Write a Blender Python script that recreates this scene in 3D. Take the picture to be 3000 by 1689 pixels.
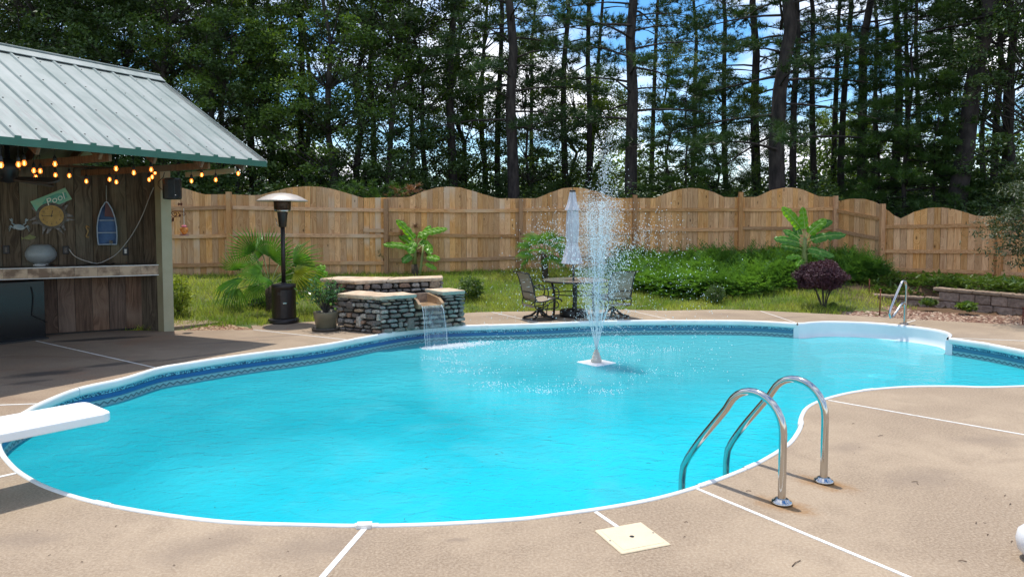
import bpy, bmesh, math, random
import numpy as np
from mathutils import Vector, Matrix
from mathutils.geometry import tessellate_polygon
for _o in list(bpy.data.objects): bpy.data.objects.remove(_o)
C = bpy.context.scene.collection
R = math.radians
rnd = random.Random(7)
# ------------------------------------------------------------------ camera
F, YC, H, PITCH = 2070.0, 758.5, 1.75, R(3.0)      # focal length and axis row in pixels of the 3000 px photograph
cam = bpy.data.cameras.new('camera'); camo = bpy.data.objects.new('camera', cam); C.objects.link(camo)
cam.sensor_width = 36; cam.lens = F/3000*36; cam.shift_y = -(844.5-YC)/3000
cam.clip_start = 0.05; cam.clip_end = 500
camo.location = (0, 0, H); camo.rotation_euler = (R(90)-PITCH, 0, 0)
bpy.context.scene.camera = camo
# ------------------------------------------------------------------ sky, sun, exposure
SUN_EL, SUN_AZ = R(76), math.atan2(-.45, .89)       # azimuth measured from +Y towards +X
w = bpy.data.worlds.new('World'); bpy.context.scene.world = w; w.use_nodes = True
nt = w.node_tree; nt.nodes.clear()
def wn(t, **k):
    n = nt.nodes.new(t)
    for a, b in k.items(): setattr(n, a, b)
    return n
out = wn('ShaderNodeOutputWorld'); bg = wn('ShaderNodeBackground'); bg.inputs['Strength'].default_value = 0.15
sky = wn('ShaderNodeTexSky', sky_type='NISHITA'); sky.sun_disc = False; sky.sun_elevation = SUN_EL; sky.sun_rotation = SUN_AZ
sky.air_density = 1.0; sky.dust_density = 0.3; sky.ozone_density = 2.0
hs = wn('ShaderNodeHueSaturation'); hs.inputs['Saturation'].default_value = 1.38; hs.inputs['Value'].default_value = .78
tc = wn('ShaderNodeTexCoord'); mp = wn('ShaderNodeMapping'); mp.inputs['Scale'].default_value = (1, 1, 2.6)
no = wn('ShaderNodeTexNoise'); no.inputs['Scale'].default_value = 3.1; no.inputs['Detail'].default_value = 9; no.inputs['Roughness'].default_value = .55
cr = wn('ShaderNodeValToRGB'); cr.color_ramp.elements[0].position = .44; cr.color_ramp.elements[1].position = .60
mx = wn('ShaderNodeMix', data_type='RGBA'); mx.inputs['B'].default_value = (5.6, 5.7, 6.0, 1)
nt.links.new(tc.outputs['Generated'], mp.inputs['Vector']); nt.links.new(mp.outputs['Vector'], no.inputs['Vector'])
nt.links.new(no.outputs['Fac'], cr.inputs['Fac']); nt.links.new(sky.outputs['Color'], hs.inputs['Color'])
nt.links.new(hs.outputs['Color'], mx.inputs['A']); nt.links.new(cr.outputs['Color'], mx.inputs['Factor'])
nt.links.new(mx.outputs['Result'], bg.inputs['Color']); nt.links.new(bg.outputs['Background'], out.inputs['Surface'])
sl = bpy.data.lights.new('sun', 'SUN'); sl.energy = 2.5; sl.angle = R(.55); sl.color = (1, .95, .87)
slo = bpy.data.objects.new('sun', sl); C.objects.link(slo)
_d = Vector((math.sin(SUN_AZ)*math.cos(SUN_EL), math.cos(SUN_AZ)*math.cos(SUN_EL), math.sin(SUN_EL)))
slo.rotation_euler = _d.to_track_quat('Z', 'Y').to_euler(); slo.location = (0, 0, 30)
vs = bpy.context.scene.view_settings; vs.view_transform = 'Standard'; vs.look = 'None'; vs.exposure = 0.9; vs.gamma = 1; vs.use_curve_mapping = False
cy = bpy.context.scene.cycles
cy.max_bounces = 7; cy.diffuse_bounces = 3; cy.glossy_bounces = 3; cy.transmission_bounces = 4; cy.transparent_max_bounces = 12
cy.caustics_reflective = False; cy.caustics_refractive = False; cy.sample_clamp_indirect = 4

# ------------------------------------------------------------------ measuring helpers
def ray(x, y):
    cp, sp = math.cos(PITCH), math.sin(PITCH)
    return Vector((x-1500, F*cp-(y-YC)*sp, -F*sp-(y-YC)*cp))
def P(x, y, z=0.0):                       # the point of height z seen at a pixel
    d = ray(x, y); t = (z-H)/d.z; return Vector((d.x*t, d.y*t, z))
def PD(x, y, Y):                          # the point at distance Y seen at a pixel
    d = ray(x, y); t = Y/d.y; return Vector((d.x*t, Y, H+d.z*t))
def PL(x, y, A, B):                       # the point on the vertical plane through A and B seen at a pixel
    d = ray(x, y); ex, ey = B[0]-A[0], B[1]-A[1]
    det = d.x*(-ey)+ex*d.y; t = (A[0]*(-ey)+ex*A[1])/det
    return Vector((d.x*t, d.y*t, H+d.z*t))

# ------------------------------------------------------------------ materials
def mat(name, c1, c2=None, rough=.7, scale=3.0, metal=0.0, bump=0.0, bscale=None, rand=0.0, coords='Object', detail=5, stretch=(1,1,1),
        trans=0.0, spec=.5, c3=None, lo=.35, hi=.65, coat=0.0):
    m = bpy.data.materials.new(name); m.use_nodes = True; t = m.node_tree; N = t.nodes; L = t.links
    b = N['Principled BSDF']; b.inputs['Roughness'].default_value = rough; b.inputs['Metallic'].default_value = metal
    b.inputs['Specular IOR Level'].default_value = spec; b.inputs['Coat Weight'].default_value = coat
    col = None
    def rgb(c): return (c[0], c[1], c[2], 1)
    if c2 is None and not rand and not bump: b.inputs['Base Color'].default_value = rgb(c1)
    tc = N.new('ShaderNodeTexCoord'); mp = N.new('ShaderNodeMapping'); mp.inputs['Scale'].default_value = stretch
    L.new(tc.outputs[coords], mp.inputs['Vector']); vec = mp.outputs['Vector']
    oi = N.new('ShaderNodeObjectInfo')
    if coords == 'Object':
        ad = N.new('ShaderNodeVectorMath'); ad.operation = 'MULTIPLY_ADD'; L.new(oi.outputs['Random'], ad.inputs[0])
        ad.inputs[1].default_value = (37, 91, 53); L.new(vec, ad.inputs[2]); vec = ad.outputs[0]
    if c2 is not None:
        n = N.new('ShaderNodeTexNoise'); n.inputs['Scale'].default_value = scale; n.inputs['Detail'].default_value = detail; n.inputs['Roughness'].default_value = .6
        L.new(vec, n.inputs['Vector'])
        r = N.new('ShaderNodeValToRGB'); r.color_ramp.elements[0].position = lo; r.color_ramp.elements[1].position = hi
        r.color_ramp.elements[0].color = rgb(c1); r.color_ramp.elements[1].color = rgb(c2)
        if c3: e = r.color_ramp.elements.new((lo+hi)/2); e.color = rgb(c3)
        L.new(n.outputs['Fac'], r.inputs['Fac']); col = r.outputs['Color']
    if rand:
        h = N.new('ShaderNodeHueSaturation')
        mr = N.new('ShaderNodeMapRange'); mr.inputs['To Min'].default_value = 1-rand; mr.inputs['To Max'].default_value = 1+rand
        L.new(oi.outputs['Random'], mr.inputs['Value']); L.new(mr.outputs['Result'], h.inputs['Value'])
        if col is None: h.inputs['Color'].default_value = rgb(c1)
        else: L.new(col, h.inputs['Color'])
        col = h.outputs['Color']
    if col is None: b.inputs['Base Color'].default_value = rgb(c1)
    else: L.new(col, b.inputs['Base Color'])
    if bump:
        n2 = N.new('ShaderNodeTexNoise'); n2.inputs['Scale'].default_value = bscale or scale*6; n2.inputs['Detail'].default_value = 4
        L.new(vec, n2.inputs['Vector'])
        bp = N.new('ShaderNodeBump'); bp.inputs['Strength'].default_value = bump; bp.inputs['Distance'].default_value = .01
        L.new(n2.outputs['Fac'], bp.inputs['Height']); L.new(bp.outputs['Normal'], b.inputs['Normal'])
    if trans:
        tr = N.new('ShaderNodeBsdfTranslucent'); ms = N.new('ShaderNodeMixShader'); ms.inputs['Fac'].default_value = trans
        g = N.new('ShaderNodeMix'); g.data_type = 'RGBA'; g.blend_type = 'MULTIPLY'; g.inputs['Factor'].default_value = 1; g.inputs['B'].default_value = (1.5, 1.45, .5, 1)
        if col is None: g.inputs['A'].default_value = rgb(c1)
        else: L.new(col, g.inputs['A'])
        L.new(g.outputs['Result'], tr.inputs['Color'])
        L.new(b.outputs['BSDF'], ms.inputs[1]); L.new(tr.outputs['BSDF'], ms.inputs[2])
        L.new(ms.outputs['Shader'], N['Material Output'].inputs['Surface'])
    return m
def emat(name, c, s, mixt=0.0):
    m = bpy.data.materials.new(name); m.use_nodes = True; N = m.node_tree.nodes; L = m.node_tree.links
    e = N.new('ShaderNodeEmission'); e.inputs['Color'].default_value = (*c, 1); e.inputs['Strength'].default_value = s
    N.remove(N['Principled BSDF']); o = e.outputs[0]
    if mixt:
        t = N.new('ShaderNodeBsdfTransparent'); x = N.new('ShaderNodeMixShader'); x.inputs[0].default_value = mixt
        L.new(o, x.inputs[1]); L.new(t.outputs[0], x.inputs[2]); o = x.outputs[0]
    L.new(o, N['Material Output'].inputs['Surface']); return m
class NG:                                  # small helper for hand-made node materials
    def __init__(s, name):
        s.m = bpy.data.materials.new(name); s.m.use_nodes = True; s.N = s.m.node_tree.nodes; s.L = s.m.node_tree.links
        s.b = s.N['Principled BSDF']; s.o = s.N['Material Output']
    def n(s, t, **k):
        x = s.N.new(t)
        for a, b in k.items(): setattr(x, a, b)
        return x
    def l(s, a, b): s.L.new(a, b)
    def math(s, op, a, b=None, c=None, clamp=False):
        x = s.N.new('ShaderNodeMath'); x.operation = op; x.use_clamp = clamp
        for i, v in enumerate((a, b, c)):
            if v is None: continue
            if isinstance(v, (int, float)): x.inputs[i].default_value = v
            else: s.L.new(v, x.inputs[i])
        return x.outputs[0]
    def mix(s, f, a, b, mode='MIX'):
        x = s.N.new('ShaderNodeMix'); x.data_type = 'RGBA'; x.blend_type = mode
        for k, v in (('Factor', f), ('A', a), ('B', b)):
            if isinstance(v, (int, float)): x.inputs[k].default_value = v
            elif isinstance(v, tuple): x.inputs[k].default_value = (*v, 1)
            else: s.L.new(v, x.inputs[k])
        return x.outputs['Result']
    def noise(s, vec, scale, detail=4, rough=.5, dist=0.0):
        x = s.N.new('ShaderNodeTexNoise'); x.inputs['Scale'].default_value = scale; x.inputs['Detail'].default_value = detail
        x.inputs['Roughness'].default_value = rough; x.inputs['Distortion'].default_value = dist; s.L.new(vec, x.inputs['Vector']); return x.outputs['Fac']
    def ramp(s, v, lo, hi, a=0.0, b=1.0):
        x = s.N.new('ShaderNodeMapRange'); x.interpolation_type = 'SMOOTHSTEP'
        x.inputs['From Min'].default_value = lo; x.inputs['From Max'].default_value = hi; x.inputs['To Min'].default_value = a; x.inputs['To Max'].default_value = b
        s.L.new(v, x.inputs['Value']); return x.outputs['Result']
    def scaled(s, vec, sc):
        x = s.N.new('ShaderNodeMapping'); x.inputs['Scale'].default_value = sc; s.L.new(vec, x.inputs['Vector']); return x.outputs[0]
    def bump(s, h, strength, dist=.01, tonormal=True):
        x = s.N.new('ShaderNodeBump'); x.inputs['Strength'].default_value = strength; x.inputs['Distance'].default_value = dist; s.L.new(h, x.inputs['Height'])
        if tonormal: s.L.new(x.outputs[0], s.b.inputs['Normal'])
        return x.outputs[0]

# concrete deck: tan, mottled, with dark stains and bands at the left, and rust round the ladder flanges
def deck_material():
    g = NG('concrete'); geo = g.n('ShaderNodeNewGeometry'); pos = geo.outputs['Position']
    c = g.mix(g.ramp(g.noise(pos, .9, 5, .6), .35, .68), (.225, .162, .106), (.322, .242, .163))
    c = g.mix(g.ramp(g.noise(pos, 2.6, 7, .68, .6), .44, .70, 0, .7), c, (.20, .142, .092))
    fine = g.noise(pos, 62, 4, .75)
    c = g.mix(g.ramp(fine, .36, .72, 0, .55), c, (.50, .405, .30))
    c = g.mix(g.ramp(g.noise(pos, 150, 2, .6), .60, .74, 0, .6), c, (.16, .115, .08))
    # darker and browner towards the far left
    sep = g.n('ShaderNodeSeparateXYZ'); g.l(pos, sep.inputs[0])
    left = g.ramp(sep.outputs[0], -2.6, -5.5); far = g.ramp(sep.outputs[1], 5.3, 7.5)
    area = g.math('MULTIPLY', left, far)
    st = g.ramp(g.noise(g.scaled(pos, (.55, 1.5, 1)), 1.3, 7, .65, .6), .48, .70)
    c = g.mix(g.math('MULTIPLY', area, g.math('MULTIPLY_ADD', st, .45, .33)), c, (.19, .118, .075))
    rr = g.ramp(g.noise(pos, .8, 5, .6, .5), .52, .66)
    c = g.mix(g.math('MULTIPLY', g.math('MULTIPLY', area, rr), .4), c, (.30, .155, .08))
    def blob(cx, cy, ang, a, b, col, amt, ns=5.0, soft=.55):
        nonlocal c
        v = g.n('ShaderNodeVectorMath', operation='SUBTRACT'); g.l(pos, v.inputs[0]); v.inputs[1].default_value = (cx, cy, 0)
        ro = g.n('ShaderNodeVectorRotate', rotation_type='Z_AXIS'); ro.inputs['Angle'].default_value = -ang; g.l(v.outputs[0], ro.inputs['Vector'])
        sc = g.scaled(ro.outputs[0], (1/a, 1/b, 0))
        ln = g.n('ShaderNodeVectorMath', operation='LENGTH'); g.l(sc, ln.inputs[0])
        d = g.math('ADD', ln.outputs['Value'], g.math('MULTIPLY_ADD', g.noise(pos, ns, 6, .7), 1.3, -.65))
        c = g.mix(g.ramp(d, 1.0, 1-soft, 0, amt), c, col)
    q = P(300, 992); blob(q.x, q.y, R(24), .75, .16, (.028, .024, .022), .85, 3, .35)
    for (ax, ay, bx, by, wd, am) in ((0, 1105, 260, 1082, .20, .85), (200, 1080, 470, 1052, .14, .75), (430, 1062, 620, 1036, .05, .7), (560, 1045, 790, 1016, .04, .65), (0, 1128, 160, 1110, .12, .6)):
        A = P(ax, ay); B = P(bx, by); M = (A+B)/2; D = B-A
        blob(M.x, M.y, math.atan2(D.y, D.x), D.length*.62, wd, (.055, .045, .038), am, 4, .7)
    q = P(240, 1530); 
    for (x, y, r) in ((930, 1600, .28), (1330, 1580, .05), (600, 1600, .3), (2900, 1290, .25), (2480, 1310, .2), (2700, 1400, .3), (60, 1580, .2), (1500, 930, .5), (2120, 922, .5), (1450, 925, .3), (2850, 985, .6), (1350, 1580, .06)):
        q = P(x, y); blob(q.x, q.y, R(rnd.uniform(0, 60)), r*1.6, r*.8, (.20, .15, .11), .5, 7, .9)
    for (x, y) in ((2292, 1478), (2415, 1416)):
        q = P(x, y); blob(q.x, q.y, R(-40), .26, .15, (.24, .11, .02), .85, 9, .95)
    for (x, y) in ((700, 1000), (1100, 972), (2300, 930), (800, 985)):
        q = P(x, y); blob(q.x, q.y, R(20), .9, .1, (.15, .11, .085), .5, 5, .8)
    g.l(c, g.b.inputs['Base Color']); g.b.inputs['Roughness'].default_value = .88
    g.bump(g.math('ADD', g.noise(pos, 75, 4, .7), g.math('MULTIPLY', g.noise(pos, 9, 4), .6)), .6, .006)
    return g.m
# weathered fence timber: per-board tone, grain along Z, knots
def timber(name, a, b, grey, gx=(1, 1, .06), knots=True, randv=.22, bumps=.4):
    g = NG(name); tc = g.n('ShaderNodeTexCoord'); oi = g.n('ShaderNodeObjectInfo')
    ad = g.n('ShaderNodeVectorMath', operation='MULTIPLY_ADD'); g.l(oi.outputs['Random'], ad.inputs[0]); ad.inputs[1].default_value = (17, 31, 43); g.l(tc.outputs['Object'], ad.inputs[2])
    v = ad.outputs[0]
    vo = g.n('ShaderNodeTexVoronoi'); vo.inputs['Scale'].default_value = 2.1; g.l(g.scaled(v, (2.2, 2.2, 1)), vo.inputs['Vector'])
    kd = vo.outputs['Distance']
    warp = g.math('MULTIPLY', g.ramp(kd, .5, .0), .5 if knots else .08)
    gv = g.scaled(v, gx)
    ad2 = g.n('ShaderNodeVectorMath', operation='ADD'); g.l(gv, ad2.inputs[0]); cx = g.n('ShaderNodeCombineXYZ'); g.l(warp, cx.inputs[0]); g.l(cx.outputs[0], ad2.inputs[1])
    gr = g.noise(ad2.outputs[0], 24, 6, .65, 1.2)
    gr2 = g.noise(ad2.outputs[0], 75, 3, .6)
    c = g.mix(g.ramp(gr, .34, .66), a, b)
    c = g.mix(g.ramp(gr2, .55, .75, 0, .45), c, tuple(x*.55 for x in a))
    sx = g.n('ShaderNodeSeparateXYZ'); g.l(g.n('ShaderNodeNewGeometry').outputs['Position'], sx.inputs[0])
    wth = g.math('MULTIPLY', g.ramp(oi.outputs['Random'], .3, .9, .3, .9), g.ramp(sx.outputs[0], -1.5, 3.0, 1.0, .12))
    c = g.mix(g.math('MULTIPLY', g.ramp(g.noise(v, 1.1, 3), .45, .7), wth), c, grey)
    if knots:
        c = g.mix(g.ramp(kd, .115, .05, 0, .85), c, tuple(x*.22 for x in a))
    h = g.n('ShaderNodeHueSaturation'); g.l(c, h.inputs['Color']); g.l(g.ramp(oi.outputs['Random'], 0, 1, 1-randv, 1+randv), h.inputs['Value'])
    sat = g.math('FRACT', g.math('MULTIPLY', oi.outputs['Random'], 7.13)); g.l(g.ramp(sat, 0, 1, .90, 1.06), h.inputs['Saturation'])
    g.l(h.outputs[0], g.b.inputs['Base Color']); g.b.inputs['Roughness'].default_value = .8; g.b.inputs['Specular IOR Level'].default_value = .25
    g.bump(gr, bumps, .004)
    return g.m
M = {}
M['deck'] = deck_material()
M['board'] = timber('fence_timber', (.50, .235, .085), (.70, .40, .18), (.55, .42, .30), randv=.19)
M['rail'] = timber('rail_timber', (.42, .205, .09), (.60, .345, .17), (.52, .36, .23), gx=(.06, 1, 1), knots=False)
M['post'] = timber('post_timber', (.36, .175, .075), (.52, .28, .13), (.44, .30, .18))
M['barn'] = timber('dark_weathered_boards', (.062, .043, .028), (.165, .125, .083), (.20, .18, .125), randv=.22, knots=False)
M['barn2'] = timber('brown_panel_boards', (.080, .045, .030), (.18, .11, .073), (.21, .15, .11), randv=.18, knots=False)
M['rafter'] = timber('rafter_timber', (.13, .06, .03), (.24, .12, .06), (.16, .12, .09), knots=False)
M['strip'] = mat('white_vinyl', (.80, .79, .76), (.52, .48, .41), .6, scale=9, coords='Generated', stretch=(3, 3, 1), lo=.45, hi=.75)
M['coping'] = mat('coping_vinyl', (.80, .80, .78), (.72, .72, .68), .35, scale=3)
M['acrylic'] = mat('white_acrylic', (.78, .78, .79), (.70, .71, .73), .25, scale=1.5)
M['board_white'] = mat('white_fibreglass', (.84, .83, .82), (.80, .79, .77), .55, scale=3, bump=.25, bscale=220)
M['steel'] = mat('polished_steel', (.52, .51, .49), None, .10, metal=1)
M['cream'] = mat('cream_plastic', (.66, .55, .38), (.62, .51, .345), .6, scale=8, bump=.3, bscale=120)
M['black'] = mat('black_plastic', (.012, .012, .013), None, .45)
M['gloss_black'] = mat('gloss_black', (.008, .010, .012), None, .16, bump=.05, bscale=200)
M['bronze'] = mat('dark_bronze_paint', (.024, .019, .018), (.030, .024, .022), .42, scale=5, metal=.3)
M['frame'] = mat('dark_frame_metal', (.025, .022, .021), (.04, .034, .030), .4, scale=20, metal=.4)
M['sling'] = mat('tan_sling_mesh', (.30, .25, .18), (.25, .20, .145), .8, scale=90)
M['reflector'] = mat('white_reflector', (.50, .45, .40), (.42, .37, .33), .4, scale=6, metal=.2)
M['emitter'] = mat('burnt_steel_mesh', (.035, .022, .018), (.12, .07, .05), .45, scale=14, metal=.8, bump=.4, bscale=200)
M['grey_cloth'] = mat('grey_canvas', (.60, .55, .57), (.52, .475, .50), .9, scale=5, bump=.4, bscale=90)
M['postpaint'] = mat('sage_painted_timber', (.36, .34, .22), (.42, .40, .27), .6, scale=2.5, bump=.2, bscale=40)
M['postside'] = mat('khaki_painted_timber', (.20, .165, .085), (.25, .21, .12), .7, scale=3)
M['green_trim'] = mat('green_enamel', (.012, .10, .062), (.018, .125, .08), .35, scale=3)
M['bark'] = mat('pine_bark', (.014, .011, .010), (.055, .044, .039), .95, scale=9, bump=1.0, bscale=20, stretch=(1, 1, .3), coords='Object')
M['bark2'] = mat('grey_bark', (.030, .025, .021), (.075, .065, .055), .95, scale=7, bump=.8, bscale=22, stretch=(1, 1, .35))
M['mortar'] = mat('dark_mortar', (.028, .025, .022), (.05, .045, .038), .95, scale=12)
M['soil'] = mat('red_soil', (.20, .085, .04), (.12, .06, .035), .95, scale=6, bump=.6)
def leafmat(name, a, b, trans=.35, rand=.18, rough=.5): return mat(name, a, b, rough, scale=1.4, trans=trans, rand=rand, lo=.3, hi=.7, detail=3)
M['needles'] = leafmat('pine_needles', (.020, .052, .014), (.055, .115, .028), .22)
M['needles2'] = leafmat('young_pine_needles', (.040, .100, .016), (.085, .165, .030), .35)
M['leaf_dark'] = leafmat('dark_broad_leaves', (.034, .070, .018), (.078, .135, .034), .3)
M['leaf_mid'] = leafmat('green_broad_leaves', (.058, .115, .020), (.125, .20, .036), .4)
M['leaf_lit'] = leafmat('light_broad_leaves', (.070, .125, .020), (.13, .19, .034), .5)
M['brown_needles'] = leafmat('dead_brown_needles', (.22, .10, .05), (.30, .15, .08), .2)
M['juniper'] = leafmat('juniper_foliage', (.06, .155, .034), (.16, .33, .075), .35)
M['hedge'] = leafmat('low_hedge_foliage', (.05, .11, .022), (.13, .20, .05), .25)
M['banana'] = leafmat('banana_leaf', (.13, .36, .018), (.22, .46, .035), .5, .12, .35)
M['banana2'] = leafmat('banana_leaf_shaded', (.05, .19, .015), (.10, .29, .03), .4, .12, .35)  # darker copy of the leaf green, shade put into its colour
M['bananastem'] = mat('banana_stem', (.22, .27, .08), (.14, .17, .05), .6, scale=12, stretch=(1, 1, .2))
M['palm'] = leafmat('palm_leaf', (.07, .20, .028), (.16, .32, .05), .35, .2, .4)
M['palm_yellow'] = leafmat('yellowing_palm_leaf', (.30, .31, .03), (.14, .21, .03), .4, .1, .4)
M['palm_trunk'] = mat('fibrous_palm_trunk', (.035, .025, .018), (.09, .065, .04), .95, scale=30, bump=1, bscale=60)
M['purple'] = leafmat('purple_leaves', (.035, .012, .022), (.095, .032, .050), .15, .2, .65)
M['maple'] = leafmat('maple_leaves', (.018, .036, .012), (.055, .075, .022), .2)
M['citrus'] = leafmat('citrus_leaves', (.030, .095, .028), (.085, .19, .06), .25, .15, .25)
M['pot'] = mat('olive_glazed_pot', (.135, .125, .085), (.19, .175, .125), .35, scale=2.5)
M['saucer'] = mat('dark_saucer', (.055, .048, .042), (.07, .06, .05), .5, scale=4)
M['pebble'] = mat('river_rock', (.30, .17, .10), (.52, .38, .26), .75, scale=7, coords='Object', detail=2)
M['litter'] = mat('leaf_litter', (.14, .055, .035), (.34, .22, .11), .9, scale=25, detail=2)
M['blockstone'] = mat('split_face_block', (.19, .135, .105), (.36, .27, .22), .95, scale=16, rand=.15, bump=1.0, bscale=45)
M['blockcap'] = mat('split_face_cap', (.20, .14, .10), (.34, .25, .18), .95, scale=14, rand=.12, bump=1.0, bscale=40)
M['rust'] = mat('rusty_steel', (.16, .035, .015), (.09, .025, .015), .8, scale=30)
M['white_wire'] = mat('white_cord', (.55, .53, .48), None, .6)
M['black_wire'] = mat('black_cord', (.008, .008, .008), None, .6)

# ------------------------------------------------------------------ object helpers
def tag(o, label=None, cat=None, group=None, kind=None):
    if label: o['label'] = label
    if cat: o['category'] = cat
    if group: o['group'] = group
    if kind: o['kind'] = kind
    return o
def thing(name, label, cat, loc=(0, 0, 0), rz=0, group=None):
    o = bpy.data.objects.new(name, None); C.objects.link(o); o.location = loc; o.rotation_euler = (0, 0, rz); o.empty_display_size = .2
    return tag(o, label, cat, group)
KIDS = {}
def link(name, me, parent=None, loc=(0, 0, 0), rot=(0, 0, 0), sc=(1, 1, 1)):
    o = bpy.data.objects.new(name, me); C.objects.link(o); o.location = loc; o.rotation_euler = rot; o.scale = sc
    if parent: o.parent = parent; KIDS.setdefault(parent.name, []).append(o)
    return o
def clone(root, loc=None, rot=None, sc=None, label=None):
    def cp(o, par):
        c = o.copy(); C.objects.link(c); c.parent = par
        if par: KIDS.setdefault(par.name, []).append(c)
        for ch in KIDS.get(o.name, []): cp(ch, c)
        return c
    r = cp(root, None)
    if loc is not None: r.location = loc
    if rot is not None: r.rotation_euler = rot
    if sc is not None: r.scale = sc
    if label: r['label'] = label
    return r
def npmesh(name, V, T, m, smooth=False):            # V (n,3), T (k,3|4) arrays
    me = bpy.data.meshes.new(name); V = np.asarray(V, dtype=np.float32); T = np.asarray(T, dtype=np.int32)
    k, s = T.shape
    me.vertices.add(len(V)); me.vertices.foreach_set('co', V.ravel())
    me.loops.add(k*s); me.loops.foreach_set('vertex_index', T.ravel())
    me.polygons.add(k); me.polygons.foreach_set('loop_start', np.arange(0, k*s, s, dtype=np.int32))
    try: me.polygons.foreach_set('loop_total', np.full(k, s, dtype=np.int32))
    except Exception: pass
    if smooth: me.polygons.foreach_set('use_smooth', np.ones(k, dtype=bool))
    me.materials.append(m); me.update(calc_edges=True); return me
class MB:
    def __init__(s): s.v = []; s.f = []; s.mi = []; s.cur = 0; s.sm = []
    def add(s, vs, fs, smooth=False):
        o = len(s.v); s.v += [tuple(p) for p in vs]
        for f in fs: s.f.append(tuple(i+o for i in f)); s.mi.append(s.cur); s.sm.append(smooth)
        return s
    def box(s, c, d, rz=0, M4=None):
        x, y, z = d[0]/2, d[1]/2, d[2]/2
        vs = [Vector((a*x, b*y, e*z)) for e in (-1, 1) for a, b in ((-1, -1), (1, -1), (1, 1), (-1, 1))]
        r = Matrix.Rotation(rz, 4, 'Z')
        vs = [(M4 @ v if M4 else r @ v + Vector(c)) for v in vs]
        return s.add(vs, [(3, 2, 1, 0), (4, 5, 6, 7), (0, 1, 5, 4), (1, 2, 6, 5), (2, 3, 7, 6), (3, 0, 4, 7)])
    def beam(s, a, b, wd, ht, up=Vector((0, 0, 1))):
        a, b = Vector(a), Vector(b); d = (b-a).normalized(); sd = d.cross(up).normalized()*wd/2; u = sd.cross(d).normalized()*ht/2
        vs = [p+i*sd+j*u for p in (a, b) for i, j in ((-1, -1), (1, -1), (1, 1), (-1, 1))]
        return s.add(vs, [(0, 1, 2, 3), (7, 6, 5, 4), (0, 4, 5, 1), (1, 5, 6, 2), (2, 6, 7, 3), (3, 7, 4, 0)])
    def tube(s, pts, r, n=8, cap=True, smooth=True):
        pts = [Vector(p) for p in pts]; m = len(pts); rs = r if isinstance(r, (list, tuple)) else [r]*m
        vs = []; ref = None
        for i, p in enumerate(pts):
            t = (pts[min(i+1, m-1)]-pts[max(i-1, 0)]).normalized()
            if ref is None: ref = Vector((0, 0, 1)) if abs(t.z) < .9 else Vector((1, 0, 0)); a = t.cross(ref).normalized()
            else: a = (a - t*a.dot(t)).normalized()
            b = t.cross(a)
            vs += [p+(a*math.cos(k*2*math.pi/n)+b*math.sin(k*2*math.pi/n))*rs[i] for k in range(n)]
        fs = [(i*n+k, i*n+(k+1) % n, (i+1)*n+(k+1) % n, (i+1)*n+k) for i in range(m-1) for k in range(n)]
        s.add(vs, fs, smooth)
        if cap: o = len(s.v)-m*n; s.f += [tuple(range(o+n-1, o-1, -1)), tuple(range(o+(m-1)*n, o+m*n))]; s.mi += [s.cur]*2; s.sm += [False]*2
        return s
    def lathe(s, prof, n=24, c=(0, 0, 0), mod=None, smooth=True, cap=True):
        vs = []
        for (r, z) in prof:
            for k in range(n):
                a = k*2*math.pi/n; rr = r*(mod(a, z) if mod else 1); vs.append((c[0]+rr*math.cos(a), c[1]+rr*math.sin(a), c[2]+z))
        m = len(prof); fs = [(i*n+k, i*n+(k+1) % n, (i+1)*n+(k+1) % n, (i+1)*n+k) for i in range(m-1) for k in range(n)]
        s.add(vs, fs, smooth)
        if cap:
            o = len(s.v)-m*n
            if prof[0][0] > 1e-4: s.f.append(tuple(range(o+n-1, o-1, -1))); s.mi.append(s.cur); s.sm.append(False)
            if prof[-1][0] > 1e-4: s.f.append(tuple(range(o+(m-1)*n, o+m*n))); s.mi.append(s.cur); s.sm.append(False)
        return s
    def prism(s, poly, z0, z1, bottom=True):           # poly: list of (x, y), any shape
        n = len(poly); vs = [(x, y, z0) for x, y in poly]+[(x, y, z1) for x, y in poly]
        tri = tessellate_polygon([[Vector((x, y, 0)) for x, y in poly]])
        fs = []
        for t in tri:
            a, b, c = [Vector((*poly[i], 0)) for i in t]
            if (b-a).cross(c-a).z < 0: t = (t[0], t[2], t[1])
            fs.append(tuple(i+n for i in t))
            if bottom: fs.append((t[2], t[1], t[0]))
        area = sum(poly[i][0]*poly[(i+1) % n][1]-poly[(i+1) % n][0]*poly[i][1] for i in range(n))
        for i in range(n):
            j = (i+1) % n; fs.append((i, j, j+n, i+n) if area > 0 else (j, i, i+n, j+n))
        return s.add(vs, fs)
    def mesh(s, name, mats):
        me = bpy.data.meshes.new(name); me.from_pydata(s.v, [], s.f)
        for m in (mats if isinstance(mats, (list, tuple)) else [mats]): me.materials.append(m)
        me.polygons.foreach_set('material_index', s.mi); me.polygons.foreach_set('use_smooth', s.sm); me.update(); return me
    def put(s, name, mats, parent=None, **k): return link(name, s.mesh(name, mats), parent, **k)
def bevel(o, wd=.01, seg=2):
    m = o.modifiers.new('bevel', 'BEVEL'); m.width = wd; m.segments = seg; m.limit_method = 'ANGLE'; return o
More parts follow.
